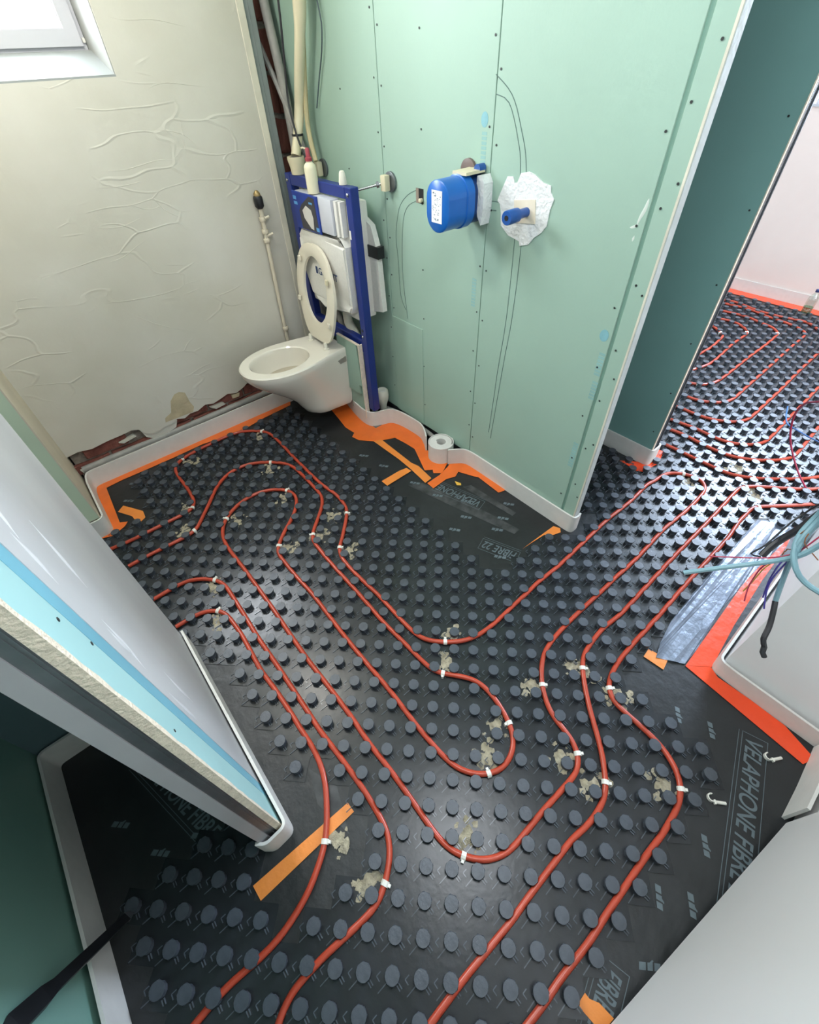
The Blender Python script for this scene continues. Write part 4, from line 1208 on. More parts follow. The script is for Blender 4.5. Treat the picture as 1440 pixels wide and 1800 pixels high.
strip('foam_strip', fillet([(XS - 0.006, 1.7), (XS - 0.006, 0.562), (XS + 0.080, 0.562), (XS + 0.080, 1.7)], 0.02), 0.10, 'white foam strip round the foot of the dark stub wall', [FLAT['stub2']], M_REDFILM)
strip('foam_strip', fillet([(-0.140, 1.185), (-0.138, 0.45), (-0.138, 0.409), (-0.20, 0.406), (-0.222, 0.425)], 0.025), 0.105, 'white foam strip round the foot of the left partition end')
strip('foam_strip', [(XF - 0.006, 2.1), (XF - 0.006, -1.4)], 0.092, 'white foam strip with orange film along the far wall foot', [[(XF - 0.01, 2.1), (XF - 0.01, -1.4), (XF - 0.115, -1.4), (XF - 0.115, 2.1)]], M_REDFILM)
strip('foam_strip', fillet([(2.19, -0.150), (1.232, -0.152), (1.226, -0.2), (1.222, -0.49)], 0.03), 0.075, 'white foam strip with bright red film round the white wall end', [FLAT['foil_x'], FLAT['foil_y']], M_REDFILM)
strip('foam_strip', fillet([(1.215, -0.478), (1.06, -0.484), (0.945, -0.484)], 0.03), 0.125, 'short white foam strip between the door hinge and the red film')
strip('foam_strip', fillet([(-0.23, 1.062), (-0.630, 1.062), (-0.628, 0.9), (-0.620, 0.45), (-0.614, -0.3)], 0.02), 0.112, 'white foam strip along the dark niche at lower left')

# coil of spare foam strip
x, y = 1.335, 1.355
coil = thing('foam_coil', 'rolled up coil of white foam strip standing against the green wall', 'coil')
coil.location = (0, 0, 0)
sp = []
turns = 4.5
for k in range(int(turns * 26) + 1):
    a = 2 * math.pi * k / 26
    rr = 0.026 + (0.062 - 0.026) * k / (turns * 26)
    sp.append((x + rr * math.cos(a + 2.0), y + rr * math.sin(a + 2.0)))
obj('foam_band', ribbon(sp, 0.0076, 0.002, 0.100), M_FOAM, coil, True)
obj('outer_wrap', ribbon([(x + 0.066 * math.cos(2 * math.pi * k / 40), y + 0.066 * math.sin(2 * math.pi * k / 40)) for k in range(41)], 0.005, 0.001, 0.102), M_FOAM, coil, True)

# ------------------------------------------------------------------ loose orange tape, silvery membrane strip, scraps
for k, lb, m, z in (('long_tape', 'longest orange tape piece slanting away from the foam strip by the toilet', M_TAPE, 0.0042), ('cross_tape', 'orange tape piece crossing the longest one like a T bar', M_TAPE, 0.0054), ('offcut', 'bent orange tape offcut lying in the corner left of the red pipes', M_TAPE, 0.0027),
                    ('near_part', 'long straight orange tape beside the partition end in the foreground', M_TAPE, 0.0028), ('near_foil', 'small orange tape square between the silvery strip and the black membrane', M_TAPE, 0.0034),
                    ('bottom', 'folded orange tape end at the bottom edge beside the door', M_TAPE, 0.0027), ('sliver', 'thin torn orange sliver below the green wall corner', M_TAPE, 0.0028), ('scrap', 'tiny yellow paper scrap on the membrane printing', M_SCRAP, 0.0019)):
    tag(flat('tape_piece', FLAT[k], z, m, None, 0.0010), lb, 'tape' if k != 'scrap' else 'scrap', 'orange tape pieces' if k != 'scrap' else None)
tag(flat('glare_strip', FLAT['silver'], 0.0026, M_GLARE, None, 0.0016, 0.004), 'crinkled membrane strip with silvery glare in its colour between the studs and the red film', 'film')

# ------------------------------------------------------------------ wall-hung toilet
TY = 2.125          # axis
TZ = 0.452          # rim height
toilet = thing('toilet', 'white ceramic wall hung toilet bowl with its seat ring raised', 'toilet')


def bowl_outline(xf, xb, hw, hb, n=36):
    """front half ellipse from x-front, sides narrowing to the back; counter-clockwise"""
    xm = xf + (xb - xf) * 0.42
    pts = []
    half = []
    for k in range(n // 2 + 1):
        a = math.pi / 2 * k / (n // 2)
        half.append((xm - (xm - xf) * math.cos(a), hw * math.sin(a) ** 0.92))
    m = n // 3
    for k in range(1, m + 1):
        t = k / m
        s = t * t * (3 - 2 * t)
        half.append((xm + (xb - xm) * t, hw + (hb - hw) * s))
    return [(x, w) for x, w in half] + [(x, -w) for x, w in half[::-1][:-1]]


slices = [(0.452, 0.668, 1.222, 0.178, 0.128), (0.446, 0.662, 1.224, 0.184, 0.132), (0.425, 0.664, 1.224, 0.184, 0.132), (0.405, 0.672, 1.224, 0.179, 0.131), (0.37, 0.70, 1.224, 0.166, 0.130), (0.33, 0.745, 1.224, 0.150, 0.128),
          (0.285, 0.80, 1.224, 0.132, 0.124), (0.24, 0.855, 1.224, 0.118, 0.120), (0.19, 0.905, 1.224, 0.108, 0.116), (0.14, 0.935, 1.224, 0.104, 0.112), (0.105, 0.955, 1.222, 0.100, 0.108), (0.085, 0.985, 1.215, 0.088, 0.098)]
bm = BM()
rings = []
for z, xf, xb, hw, hb in slices:
    rings.append([bm.verts.new((x, TY + w, z)) for x, w in bowl_outline(xf, xb, hw, hb)])
n = len(rings[0])
for i in range(len(rings) - 1):
    for k in range(n):
        bm.faces.new((rings[i][k], rings[i][(k + 1) % n], rings[i + 1][(k + 1) % n], rings[i + 1][k]))
bm.faces.new(rings[-1])


def hole(z, cx, ax, ay):
    pts = []
    for k in range(n):
        a = math.pi - 2 * math.pi * k / n
        pts.append(bm.verts.new((cx + ax * math.cos(a), TY + ay * math.sin(a), z)))
    return pts


inner = [hole(0.452, 0.882, 0.168, 0.134), hole(0.446, 0.882, 0.162, 0.128), hole(0.425, 0.884, 0.160, 0.126), hole(0.37, 0.89, 0.150, 0.117), hole(0.335, 0.90, 0.132, 0.100)]
prev = rings[0]
for ring in inner:
    for k in range(n):
        bm.faces.new((prev[k], prev[(k + 1) % n], ring[(k + 1) % n], ring[k]))
    prev = ring
obj('bowl', bm, M_CERAMIC, toilet, True)
bm = BM()
ring = [bm.verts.new((0.90 + 0.138 * math.cos(2 * math.pi * k / 28), TY + 0.105 * math.sin(2 * math.pi * k / 28), 0.345)) for k in range(28)]
r2 = [bm.verts.new((0.90 + 0.07 * math.cos(2 * math.pi * k / 28), TY + 0.05 * math.sin(2 * math.pi * k / 28), 0.335)) for k in range(28)]
for k in range(28):
    bm.faces.new((ring[k], ring[(k + 1) % 28], r2[(k + 1) % 28], r2[k]))
bm.faces.new(r2)
obj('bowl_floor', bm, M_BOWL, toilet, True)
# fixing pocket and panel line on the visible side
obj('fixing_pocket', prism([(1.150, 0.395), (1.205, 0.405), (1.205, 0.375), (1.165, 0.372)], TY - 0.137, TY - 0.128, 'xz'), mat('pocket_shade', '8C8880', 0.5), toilet)
# raised seat ring
hx, hz = 1.128, 0.478
tilt = math.radians(6.5)
sn = 40
outer, innr = [], []
for k in range(sn):
    a = 2 * math.pi * k / sn
    ca, sa = math.cos(a), math.sin(a)
    L = 0.470
    v = L / 2 + L / 2 * sa
    wdt = 0.178 * abs(ca) ** (0.80 if sa > 0 else 0.42) * (1 if ca >= 0 else -1)
    if sa < 0:
        wdt *= 1 - 0.16 * (-sa)
    outer.append((wdt, v))
    innr.append((0.110 * ca, 0.255 + 0.160 * sa))


def seat_pt(u, v, d):
    return (hx + v * math.sin(tilt) + d * math.cos(tilt), TY - 0.004 + u, hz + v * math.cos(tilt) - d * math.sin(tilt))


bm = BM()
lay = []
for pts, d in ((innr, 0.003), (innr, 0.016), (outer, 0.016), (outer, 0.002)):
    lay.append([bm.verts.new(seat_pt(u, v, d)) for u, v in pts])
mid = [bm.verts.new(seat_pt((a[0] + b[0]) / 2, (a[1] + b[1]) / 2, -0.004)) for a, b in zip(innr, outer)]
loop = [lay[0], lay[1], lay[2], lay[3], mid, lay[0]]
for i in range(5):
    for k in range(sn):
        bm.faces.new((loop[i][k], loop[i][(k + 1) % sn], loop[i + 1][(k + 1) % sn], loop[i + 1][k]))
seat = obj('seat_ring', bm, M_SEAT, toilet, True)
for u, v in ((-0.142, 0.33), (0.140, 0.19), (-0.135, 0.12), (0.10, 0.39)):
    c0 = Vector(seat_pt(u, v, -0.012))
    o = obj('bumper', box(-0.007, 0.004, -0.010, 0.010, -0.013, 0.013, 0.003, 1), M_CREAM if v > 0.3 and u < 0 else M_SEAT, seat)
    o.location = c0
    o.rotation_euler = (0, tilt, 0)
for u in (-0.078, 0.078):
    bm = lathe([(0.017, 0.450), (0.017, 0.458), (0.010, 0.462), (0.009, 0.486), (0.006, 0.490)], 14, None, Matrix.Translation((hx - 0.004, TY + u, 0)))
    obj('hinge', bm, M_PLASTICW, toilet, True)

# ------------------------------------------------------------------ blue installation frame with cistern
fr = thing('cistern_frame', 'blue steel toilet frame with white concealed cistern against the green wall', 'frame')
FX0 = 1.238
for y0 in (1.815, 2.318):
    obj('leg', box(FX0, FX0 + 0.042, y0, y0 + 0.046, 0.11, 1.195, 0.003, 1), M_BLUE, fr)
    obj('foot', box(FX0 + 0.008, FX0 + 0.034, y0 + 0.008, y0 + 0.038, 0.004, 0.25, 0.002, 1), M_ZINC, fr)
    obj('foot_plate', box(FX0 - 0.01, FX0 + 0.06, y0 - 0.01, y0 + 0.056, 0.0005, 0.006, 0.001, 1), M_ZINC, fr)
obj('top_rail', box(FX0 + 0.001, FX0 + 0.041, 1.861, 2.318, 1.150, 1.194, 0.003, 1), M_BLUE, fr)
obj('cross_rail', box(FX0 + 0.001, FX0 + 0.036, 1.861, 2.318, 0.46, 0.53, 0.003, 1), M_BLUE, fr)
for y in (1.836, 2.342):
    obj('bolt', lathe([(0.007, 0), (0.007, 0.005), (0.004, 0.007)], 8, None, Matrix.Translation((FX0, y, 1.168)) @ Matrix.Rotation(-math.pi / 2, 4, 'Y')), M_CHROME, fr)
obj('bolt', lathe([(0.006, 0), (0.006, 0.006), (0.004, 0.008)], 8, None, Matrix.Translation((FX0, 1.84, 0.555)) @ Matrix.Rotation(-math.pi / 2, 4, 'Y')), M_CHROME, fr)
obj('bolt_hole', lathe([(0.008, 0), (0.008, 0.0012)], 8, None, Matrix.Translation((FX0 - 0.001, 1.843, 0.585)) @ Matrix.Rotation(-math.pi / 2, 4, 'Y')), M_DARK, fr)
obj('sticker', box(FX0 - 0.001, FX0 + 0.001, 1.846, 1.859, 1.00, 1.035), M_CLIP, fr)
# cistern body: polystyrene block with flush opening
cis = obj('cistern', box(1.248, 1.36, 1.875, 2.305, 0.62, 1.13, 0.012, 2), M_EPS, fr, True)
bm = prism([(1.868, 0.70), (1.885, 0.665), (2.125, 0.630), (2.235, 0.68), (2.275, 0.80), (2.275, 0.955), (2.235, 0.992), (1.91, 1.002), (1.872, 0.965)], 1.205, 1.250, 'yz')
bmesh.ops.bevel(bm, geom=[e for e in bm.edges if abs((e.verts[0].co - e.verts[1].co).x) < 1e-4 and e.verts[0].co.x < 1.21 and len(e.link_faces) == 2 and not (abs(e.link_faces[0].normal.x) > .9 and abs(e.link_faces[1].normal.x) > .9)], offset=0.008, segments=2, affect='EDGES')
front = obj('cistern_front', bm, M_EPS, fr, True)
o = text_mesh('lettering', 'GEBERIT', 0.046, 0.0, mat('logo_navy', '23406E', 0.5), fr, 0.0005)
o.location = (1.2042, 2.132, 0.800)
o.rotation_euler = (math.pi / 2, 0, -math.pi / 2)
obj('logo_square', box(1.2038, 1.2050, 2.138, 2.156, 0.800, 0.833), mat('logo_navy', '23406E'), fr)
# service box and its printed card
sb = obj('service_box', box(1.203, 1.250, 1.93, 2.235, 1.004, 1.145, 0.006, 2), mat('service_grey', 'C9CBD2', 0.4, 0.03, 12), fr, True)
bm = BM()
add_box(bm, 1.214, 1.246, 1.905, 1.924, 1.004, 1.14)
add_box(bm, 1.220, 1.246, 1.880, 1.897, 1.004, 1.14)
obj('side_fins', bm, M_EPS, fr)
card = obj('printed_card', box(1.1960, 1.2028, 2.030, 2.247, 0.994, 1.145, 0.002, 1), M_CARD, fr)
obj('picture', prism([(2.045, 1.000), (2.192, 0.998), (2.200, 1.07), (2.170, 1.098), (2.095, 1.138), (2.052, 1.134)], 1.1950, 1.1965, 'yz'), M_IMG_DARK, card)
obj('picture', prism([(2.088, 1.006), (2.110, 1.008), (2.160, 1.045), (2.168, 1.075), (2.132, 1.098), (2.090, 1.085), (2.080, 1.055)], 1.1942, 1.1955, 'yz'), mat('card_white', 'D5D2CA', 0.4, 0.04, 10), card)
for y0, y1, z0, z1 in ((2.212, 2.238, 1.112, 1.126), (2.206, 2.236, 1.092, 1.104), (2.072, 2.102, 1.108, 1.116), (2.042, 2.066, 1.004, 1.020)):
    obj('picture', box(1.1947, 1.1965, y0, y1, z0, z1), mat('card_cyan', '5E9FD6', 0.4), card)
# insulation slab behind the right leg, with strap
obj('insulation_slab', prism([(1.80, 0.66), (1.815, 0.95), (1.845, 1.035), (1.90, 1.06), (1.98, 1.06), (1.98, 0.62)], 1.345, 1.372, 'yz'), M_EPS, fr)
obj('strap', box(1.339, 1.376, 1.797, 1.985, 0.905, 0.955), M_DARK, fr)
# waste bend and flush pipe
obj('waste_bend', tube([(1.235, 2.125, 0.30), (1.29, 2.125, 0.30), (1.32, 2.125, 0.27), (1.325, 2.125, 0.10), (1.325, 2.125, 0.01)], 0.048, 14, 0.02), M_DARK, fr, True)
obj('flush_pipe', tube([(1.30, 2.06, 0.63), (1.29, 2.05, 0.55), (1.285, 1.985, 0.50), (1.28, 1.97, 0.40)], 0.024, 12, 0.02), M_PLASTICW, fr, True)
obj('flush_pipe', tube([(1.30, 2.20, 0.60), (1.29, 2.12, 0.52), (1.27, 2.10, 0.43), (1.23, 2.11, 0.40)], 0.020, 12, 0.02), M_GREYPIPE, fr, True)
# threaded rods to the wall
for yr, zr, yw in ((1.838, 1.178, 1.752), (2.30, 1.185, 2.266)):
    a, b = Vector((FX0 + 0.03, yr, zr)), Vector((XG - 0.012, yw, 1.203))
    d = (b - a).normalized()
    rod = obj('threaded_rod', tube([a, a.lerp(b, .5), b], 0.0055, 8, 0.05), M_CHROME, fr, True)
    obj('nut', tube([a.lerp(b, .66), a.lerp(b, .70), a.lerp(b, .74)], 0.012, 6, 0.01, curve=False), M_ZINC, rod)
    obj('bracket', box(b.x - 0.030, b.x - 0.002, b.y - 0.016, b.y + 0.016, b.z - 0.030, b.z + 0.026, 0.005, 2), M_CREAM, rod, True)
    obj('wall_disc', lathe([(0.036, 0.0), (0.036, 0.008), (0.030, 0.010)], 20, None, Matrix.Translation((XG - 0.0005, b.y - 0.006, b.z)) @ Matrix.Rotation(-math.pi / 2, 4, 'Y')), M_ZINC, rod, True)

# offcuts of board leaning on the frame beside the toilet
bo = thing('board_offcut', 'cut strip of green plasterboard standing between toilet and blue frame', 'plasterboard')
obj('sheet', prism([(2.02, 0.058), (1.866, 0.052), (1.868, 0.28), (2.02, 0.28)], 1.2245, 1.2365, 'yz'), M_GREEN, bo)
obj('sheet', prism([(2.09, 0.20), (2.065, 0.508), (1.886, 0.505), (1.872, 0.262), (1.90, 0.258), (1.90, 0.20)], 1.224, 1.2355, 'yz'), M_GREEN, bo).location.x = -0.0125
obj('cut_edge', box(1.2108, 1.237, 1.862, 1.8675, 0.052, 0.506), M_GYPSUM, bo)
obj('cut_edge', box(1.2108, 1.224, 1.8675, 2.066, 0.504, 0.5085), M_GYPSUM, bo)

# white cup, glue bottle and cap on top of the frame
bm = lathe([(0.031, 0.0), (0.034, 0.03), (0.040, 0.055), (0.040, 0.066), (0.034, 0.066), (0.032, 0.058)], 20, None, Matrix.Translation((1.262, 2.268, 1.1955)))
cup = thing('pipe_sleeve', 'cream plastic sleeve standing on the left end of the blue frame', 'sleeve')
obj('sleeve_body', bm, M_CREAM, cup, True)
obj('foam_filling', lathe([(0.030, 0.0), (0.033, 0.006), (0.02, 0.010)], 16, None, Matrix.Translation((1.262, 2.268, 1.252))), mat('dusty_foam', '6E675F', 0.9, 0.2, 60), cup, True)
gb_ = thing('glue_bottle', 'translucent squeeze bottle with red nozzle on the cistern ledge', 'bottle')
bx, by, bz = 1.222, 2.085, 1.1465
obj('bottle_body', lathe([(0.022, 0), (0.027, 0.003), (0.027, 0.092), (0.024, 0.104), (0.014, 0.114), (0.014, 0.120)], 18, None, Matrix.Translation((bx, by, bz))), M_MILKY, gb_, True)
obj('cap', lathe([(0.015, 0.118), (0.015, 0.130), (0.010, 0.134), (0.009, 0.158), (0.006, 0.164)], 14, None, Matrix.Translation((bx, by, bz))), M_REDCAP, gb_, True)
obj('nozzle', tube([(bx, by, bz + 0.158), (bx - 0.012, by + 0.016, bz + 0.164), (bx - 0.016, by + 0.022, bz + 0.163)], 0.0035, 8, 0.01), M_CREAM, gb_, True)
tc_ = tag(obj('pipe_plug', lathe([(0.017, 0), (0.017, 0.012), (0.013, 0.038), (0.010, 0.046), (0.004, 0.049)], 16, None, Matrix.Translation((1.262, 1.90, 1.1955))), M_PLASTICW, None, True), 'small white conical plug on the right end of the blue frame', 'plug')

# ------------------------------------------------------------------ concealed mixer box and shower outlet
mb = thing('mixer_box', 'bright blue oval mixer box with printed sticker on the green wall', 'box')


def stadium(cy, cz, hw, hh, n=12):
    pts = []
    for k in range(n + 1):
        a = math.pi * k / n
        pts.append((cy + hw * math.cos(a), cz + hh - hw + hw * math.sin(a)))
    for k in range(n + 1):
        a = math.pi + math.pi * k / n
        pts.append((cy + hw * math.cos(a), cz - hh + hw + hw * math.sin(a)))
    return pts


bm = BM()
secs = [(1.212, 0.050, 0.072), (1.216, 0.055, 0.077), (1.30, 0.055, 0.077), (1.302, 0.059, 0.081), (1.335, 0.059, 0.081)]
rr = [[bm.verts.new((xx, y, z)) for y, z in stadium(1.266, 1.209, a, b)] for xx, a, b in secs]
m_ = len(rr[0])
for i in range(len(rr) - 1):
    for k in range(m_):
        bm.faces.new((rr[i][k], rr[i][(k + 1) % m_], rr[i + 1][(k + 1) % m_], rr[i + 1][k]))
bm.faces.new(rr[0])
bm.faces.new(rr[-1])
obj('cover', bm, M_BOXBLUE, mb, True)
bm = prism([(y, z) for y, z in stadium(1.266, 1.209, 0.052, 0.074)], 1.335, XG - 0.001, 'yz')
obj('backing', bm, mat('box_gap', '12356B', 0.5, 0.1, 20), mb)
st = obj('sticker', box(1.2108, 1.2122, 1.241, 1.291, 1.163, 1.257), mat('label_paper', 'EEF0F2', 0.45, 0.02, 20), mb)
bm = BM()
random.seed(3)
for k in range(34):
    yy, zz_ = random.uniform(1.245, 1.284), random.uniform(1.168, 1.250)
    add_box(bm, 1.2102, 1.2109, yy, yy + random.uniform(.002, .007), zz_, zz_ + random.uniform(.0012, .003))
for k in range(10):
    a = 2 * math.pi * k / 10
    add_box(bm, 1.2102, 1.2109, 1.268 + 0.008 * math.cos(a), 1.2695 + 0.008 * math.cos(a), 1.222 + 0.008 * math.sin(a), 1.224 + 0.008 * math.sin(a))
obj('sticker_print', bm, mat('print_grey', '7E8894', 0.5), st, kind='stuff')
obj('fleece_flap', prism([(1.190, 1.262), (1.205, 1.285), (1.222, 1.282), (1.225, 1.235), (1.212, 1.165), (1.195, 1.140), (1.188, 1.19)], 1.355, XG - 0.0005, 'yz'), M_WOOL, mb)
obj('rosette', lathe([(0.034, 0), (0.034, 0.010), (0.022, 0.014)], 18, None, Matrix.Translation((XG - 0.0005, 1.302, 1.285)) @ Matrix.Rotation(-math.pi / 2, 4, 'Y')), M_BROWN, mb, True)
obj('masking_tape', box(1.305, 1.395, 1.225, 1.290, 1.287, 1.296), M_CREAM, mb)
obj('blue_pipe_end', lathe([(0.014, 0), (0.014, 0.03)], 12, None, Matrix.Translation((XG - 0.002, 1.238, 1.297)) @ Matrix.Rotation(-math.pi / 2, 4, 'Y')), M_TUBEBLUE, mb, True)

so = thing('shower_outlet', 'blue pipe plug on a cream square gasket and ragged white fleece patch', 'outlet')
patch = [(1.157, 1.225), (1.145, 1.25), (1.128, 1.284), (1.105, 1.286), (1.096, 1.270), (1.085, 1.272), (1.075, 1.298), (1.045, 1.305), (1.02, 1.30), (0.985, 1.283), (0.955, 1.278), (0.952, 1.262), (0.936, 1.245), (0.945, 1.215), (0.948, 1.17), (0.965, 1.148), (0.99, 1.13), (1.01, 1.105), (1.045, 1.095), (1.05, 1.108), (1.10, 1.118), (1.137, 1.142), (1.142, 1.18), (1.150, 1.205), (1.162, 1.212)]
obj('fleece_patch', prism(patch, XG - 0.003, XG + 0.0005, 'yz'), M_WOOL, so)
obj('gasket', prism([(1.088, 1.224), (1.004, 1.236), (0.992, 1.170), (1.078, 1.160)], XG - 0.0055, XG - 0.0028, 'yz'), M_PAD, so)
bm = BM()
T = Matrix.Translation((XG - 0.004, 1.032, 1.198)) @ Matrix.Rotation(-math.pi / 2, 4, 'Y')
lathe([(0.014, 0), (0.014, 0.045), (0.021, 0.050), (0.021, 0.098), (0.0195, 0.100), (0.0075, 0.100), (0.0075, 0.085)], 18, bm, T)
obj('plug', bm, M_TUBEBLUE, so, True)
obj('plug_bore', lathe([(0.0076, 0), (0.0076, 0.0008)], 14, None, Matrix.Translation((XG - 0.1043, 1.032, 1.198)) @ Matrix.Rotation(-math.pi / 2, 4, 'Y')), M_DARK, so)

# ------------------------------------------------------------------ pipes in the service corner
wp_ = thing('water_pipe', 'thin white painted water pipe with black cap on the plaster wall', 'pipe')
obj('pipe_run', tube([(1.078, 2.412, 0.08), (1.078, 2.410, 0.45), (1.086, 2.408, 0.75), (1.094, 2.406, 1.0), (1.096, 2.404, 1.07)], 0.0105, 10, 0.05), mat('painted_pipe', 'CFC6B2', 0.45, 0.05, 20), wp_, True)
obj('black_cap', lathe([(0.014, 1.065), (0.022, 1.075), (0.022, 1.112), (0.018, 1.118)], 12, None, Matrix.Translation((1.094, 2.404, 0))), M_DARK, wp_, True)
obj('brass_tip', lathe([(0.016, 1.118), (0.016, 1.128), (0.006, 1.140)], 12, None, Matrix.Translation((1.094, 2.404, 0))), mat('dull_brass', 'A08A5E', 0.4, 0.1, 20, metal=0.6), wp_, True)
for z in (1.02, 0.965, 0.925, 0.47):
    obj('fitting', lathe([(0.015, z - 0.010), (0.017, z - 0.006), (0.017, z + 0.006), (0.015, z + 0.010)], 10, None, Matrix.Translation((1.079 + (z - 0.45) * 0.027, 2.407, 0))), mat('painted_pipe', 'CFC6B2'), wp_, True)
for z in (1.02, 0.945):
    obj('tap_lever', tube([(1.092, 2.405, z), (1.112, 2.392, z + 0.006), (1.124, 2.388, z + 0.010)], 0.006, 8, 0.01), mat('painted_pipe', 'CFC6B2'), wp_, True)

tag(obj('duct_pipe', tube([(1.320, 2.02, 2.48), (1.325, 2.09, 2.05), (1.33, 2.155, 1.74), (1.33, 2.20, 1.62), (1.33, 2.245, 1.52), (1.33, 2.285, 1.42), (1.30, 2.285, 1.33), (1.264, 2.27, 1.262)], lambda t: 0.040 - 0.019 * max(0, min(1, (t - 0.45) * 5)), 14, 0.03), M_CREAM, None, True), 'thick cream pipe dropping from above into the sleeve on the blue frame', 'pipe')
tag(obj('sheathed_cable', tube([(1.352, 2.09, 2.48), (1.352, 2.15, 2.0), (1.352, 2.185, 1.73), (1.352, 2.225, 1.57), (1.35, 2.26, 1.42), (1.34, 2.25, 1.33), (1.33, 2.21, 1.24)], 0.011, 8, 0.03), mat('aged_conduit', 'B9AD86', 0.5, 0.08, 15), None, True), 'yellowed conduit running beside the thick cream pipe', 'conduit')
tag(obj('grey_conduit', tube([(1.345, 2.50, 2.48), (1.345, 2.49, 2.0), (1.35, 2.47, 1.75), (1.355, 2.44, 1.5), (1.35, 2.42, 1.25), (1.345, 2.42, 0.9), (1.345, 2.42, 0.02)], 0.020, 10, 0.04), M_GREYPIPE, None, True), 'grey conduit rising in the brick recess behind the frame', 'conduit')
tag(obj('slanting_conduit', tube([(1.235, 2.545, 2.1), (1.25, 2.54, 1.90), (1.275, 2.53, 1.76), (1.31, 2.50, 1.62), (1.335, 2.46, 1.50), (1.345, 2.40, 1.38), (1.35, 2.33, 1.27), (1.35, 2.31, 1.2)], 0.011, 8, 0.03), M_GREYPIPE, None, True), 'thin grey conduit slanting across the exposed bricks', 'conduit')
tag(obj('black_cable', tube([(1.30, 2.24, 2.48), (1.30, 2.25, 2.0), (1.29, 2.245, 1.73), (1.29, 2.28, 1.55), (1.285, 2.29, 1.44), (1.275, 2.25, 1.34), (1.275, 2.21, 1.27), (1.28, 2.19, 1.20)], 0.0045, 8, 0.03), M_BLACKW, None, True), 'thin black cable hanging beside the cream pipe', 'cable')
tag(obj('wall_wire', tube([(1.385, 2.13, 1.85), (1.385, 2.12, 1.731), (1.385, 2.108, 1.672), (1.386, 2.133, 1.595), (1.387, 2.182, 1.511), (1.388, 2.232, 1.42)], 0.0028, 6, 0.03), mat('grey_wire', '47565A', 0.5), None, True), 'single dark wire hanging down over the green board near the corner', 'wire')
tag(obj('cable_tie', ribbon([(1.30 + 0.024 * math.cos(k / 12 * 2 * math.pi), 2.286 + 0.024 * math.sin(k / 12 * 2 * math.pi)) for k in range(13)], 0.003, 1.33, 1.338), M_DARK), 'black cable tie round the lower cream pipe', 'cable tie')

# drain funnel, floor conduits
dr = thing('drain_funnel', 'white plastic drain socket standing behind the blue frame', 'pipe socket')
obj('socket', lathe([(0.021, 0.005), (0.021, 0.085), (0.034, 0.120), (0.038, 0.150), (0.036, 0.178), (0.030, 0.185)], 18, None, Matrix.Translation((1.345, 1.872, 0))), M_PLASTICW, dr, True)
obj('stopper', lathe([(0.029, 0.180), (0.024, 0.188)], 16, None, Matrix.Translation((1.345, 1.872, 0))), M_CLIP, dr, True)
tag(obj('floor_conduit', tube([(1.386, 1.42, 0.03), (1.386, 1.5, 0.045), (1.385, 1.65, 0.055), (1.378, 1.80, 0.055), (1.345, 1.98, 0.04), (1.33, 2.2, 0.03)], 0.013, 10, 0.03), M_GREYPIPE, None, True), 'dusty grey conduit on the floor along the green wall', 'conduit')
tag(obj('floor_conduit', tube([(-0.19, 2.441, 0.112), (0.2, 2.441, 0.112), (0.6, 2.441, 0.116), (0.95, 2.441, 0.118), (1.19, 2.441, 0.115)], 0.0165, 10, 0.05), M_GREYPIPE, None, True), 'dusty grey conduit lying behind the foam along the bricks', 'conduit')

# ------------------------------------------------------------------ cables hanging beside the white wall end
END = [(1.16, -0.15, 0.99), (1.246, -0.215, 1.07)]
for key, lb, m, r, ext in (('teal_tip', 'teal sheathed cable pointing left over the studs', M_TEAL, 0.0058, True), ('teal_loop', 'teal sheathed cable bending in a loop at the right edge', M_TEAL, 0.0062, True),
                           ('teal_down', 'teal sheathed cable hanging down to a black taped end', M_TEAL, 0.0058, True), ('teal_mid', 'short teal cable inside the cable bunch', M_TEAL, 0.0060, True),
                           ('black_thin', 'thin black wire bent back on itself above the silvery strip', M_BLACKW, 0.0022, True), ('black_thick', 'thick black cable behind the teal bunch', M_BLACKW, 0.0085, True),
                           ('pink', 'dark red wire pointing left across the silvery strip', M_PINK, 0.0017, True), ('red_down', 'dark red wire end hanging over the red film', M_PINK, 0.0017, False), ('yellow_down', 'yellow green wire end hanging over the red film', M_YELLOW, 0.0015, False),
                           ('purple_a', 'shorter purple wire hanging beside the teal cable', M_PURPLE, 0.0018, False), ('purple_b', 'longer purple wire hanging beside the teal cable', M_PURPLE, 0.0018, False),
                           ('copper_a', 'tangle of bare copper wire in the cable bunch', M_COPPER, 0.0013, False), ('copper_b', 'curled bare copper strand right of the cable bunch', M_COPPER, 0.0012, False)):
    pts = [tuple(p) for p in WIRES[key]] + (END if ext else [])
    o = obj('hanging_cable', tube(pts, r, 8, 0.015, 1), m, None, True)
    tag(o, lb, 'cable', 'loose electric cables')
    if key == 'teal_down':
        obj('black_tape_end', tube([tuple(p) for p in WIRES['black_sleeve']], 0.0064, 8, 0.01), M_BLACKW, o, True)
tag(obj('hanging_cable', tube(WIRES['red_far'], 0.0042, 8, 0.03, 1), M_PINK, None, True), 'dark red wire drooping onto the pipes at the right edge', 'cable', 'loose electric cables')
tag(obj('hanging_cable', tube(WIRES['blue_far'], 0.0036, 8, 0.03, 1), M_BLUEW, None, True), 'thin blue wire hooked over the far mat at the right edge', 'cable', 'loose electric cables')

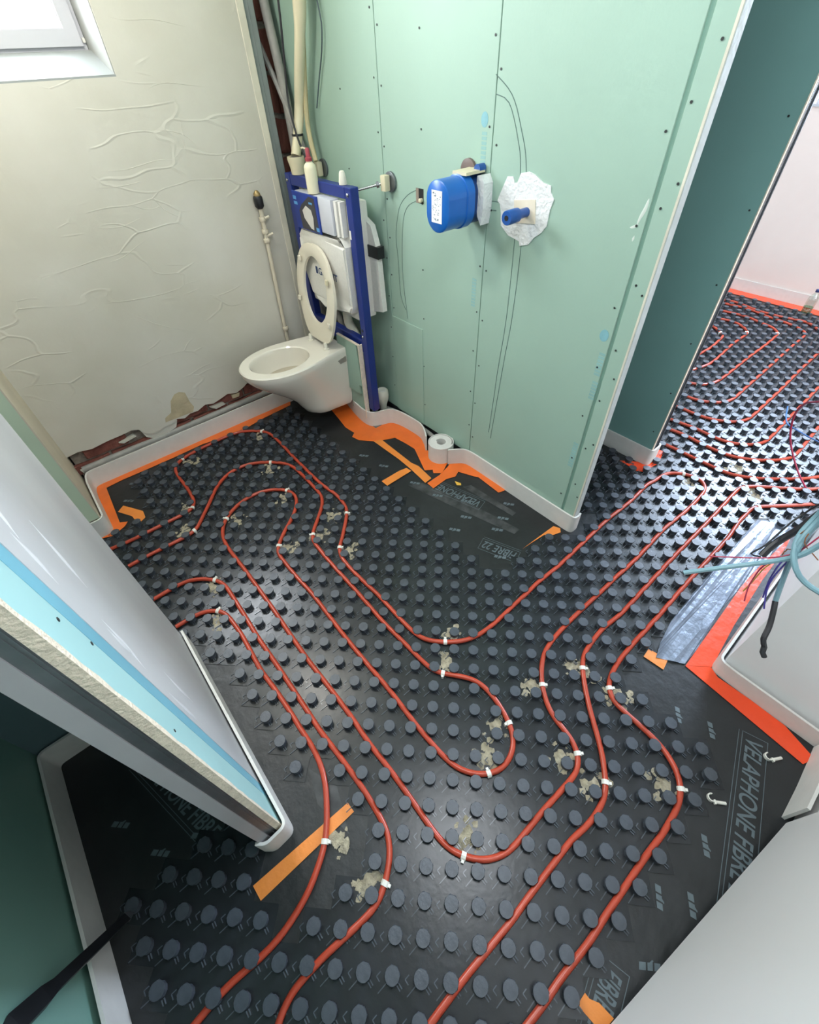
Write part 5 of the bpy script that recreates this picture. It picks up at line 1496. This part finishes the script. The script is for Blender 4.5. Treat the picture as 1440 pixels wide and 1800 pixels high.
# ------------------------------------------------------------------ water bottle by the far wall, tool in the niche
wb_ = thing('water_bottle', 'clear plastic water bottle with blue cap standing by the far wall', 'bottle')
T = Matrix.Translation((4.60, 0.672, 0.022))
obj('bottle_body', lathe([(0.028, 0), (0.033, 0.004), (0.033, 0.03), (0.031, 0.035), (0.033, 0.04), (0.033, 0.10), (0.030, 0.118), (0.014, 0.145), (0.0125, 0.158)], 18, None, T), M_PET, wb_, True)
obj('water', lathe([(0.030, 0.003), (0.031, 0.006), (0.031, 0.045)], 16, None, T), glass_material('green_tint_water', (0.62, 0.80, 0.66, 1), 0.1), wb_, True)
obj('cap', lathe([(0.0145, 0.156), (0.0145, 0.172), (0.012, 0.174)], 14, None, T), mat('navy_cap', '2B3560', 0.4), wb_, True)

tl = thing('pry_bar', 'black flat bar leaning across the foam strip in the dark niche', 'tool')
a, b = Vector((-0.548, 0.528, 0.03)), Vector((-0.628, 0.405, 0.335))
d = (b - a).normalized()
side = d.cross(Vector((1, 0.3, 0.1))).normalized()
nrm = d.cross(side)
bm = BM()
L = (b - a).length
rows = []
for t, w, h in ((0.0, 0.006, 0.002), (0.06, 0.011, 0.004), (0.12, 0.010, 0.005), (0.80, 0.012, 0.006), (0.9, 0.017, 0.009), (1.12, 0.020, 0.009), (1.22, 0.006, 0.004)):
    p = a + d * (L * t)
    rows.append([bm.verts.new(p + side * (w * sx) + nrm * (h * sy)) for sx, sy in ((-1, -1), (1, -1), (1, 1), (-1, 1))])
for i in range(len(rows) - 1):
    for k in range(4):
        bm.faces.new((rows[i][k], rows[i][(k + 1) % 4], rows[i + 1][(k + 1) % 4], rows[i + 1][k]))
bm.faces.new(rows[0])
bm.faces.new(rows[-1])
obj('bar', bm, M_DARK, tl)
p0 = a + d * (L * 0.0)
bm = BM()
rows = []
for t, w, h in ((-0.005, 0.0065, 0.0026), (0.055, 0.0118, 0.0046)):
    p = a + d * (L * t)
    rows.append([bm.verts.new(p + side * (w * sx) + nrm * (h * sy)) for sx, sy in ((-1, -1), (1, -1), (1, 1), (-1, 1))])
for k in range(4):
    bm.faces.new((rows[0][k], rows[0][(k + 1) % 4], rows[1][(k + 1) % 4], rows[1][k]))
bm.faces.new(rows[0])
bm.faces.new(rows[1])
obj('worn_tip', bm, M_ZINC, tl)
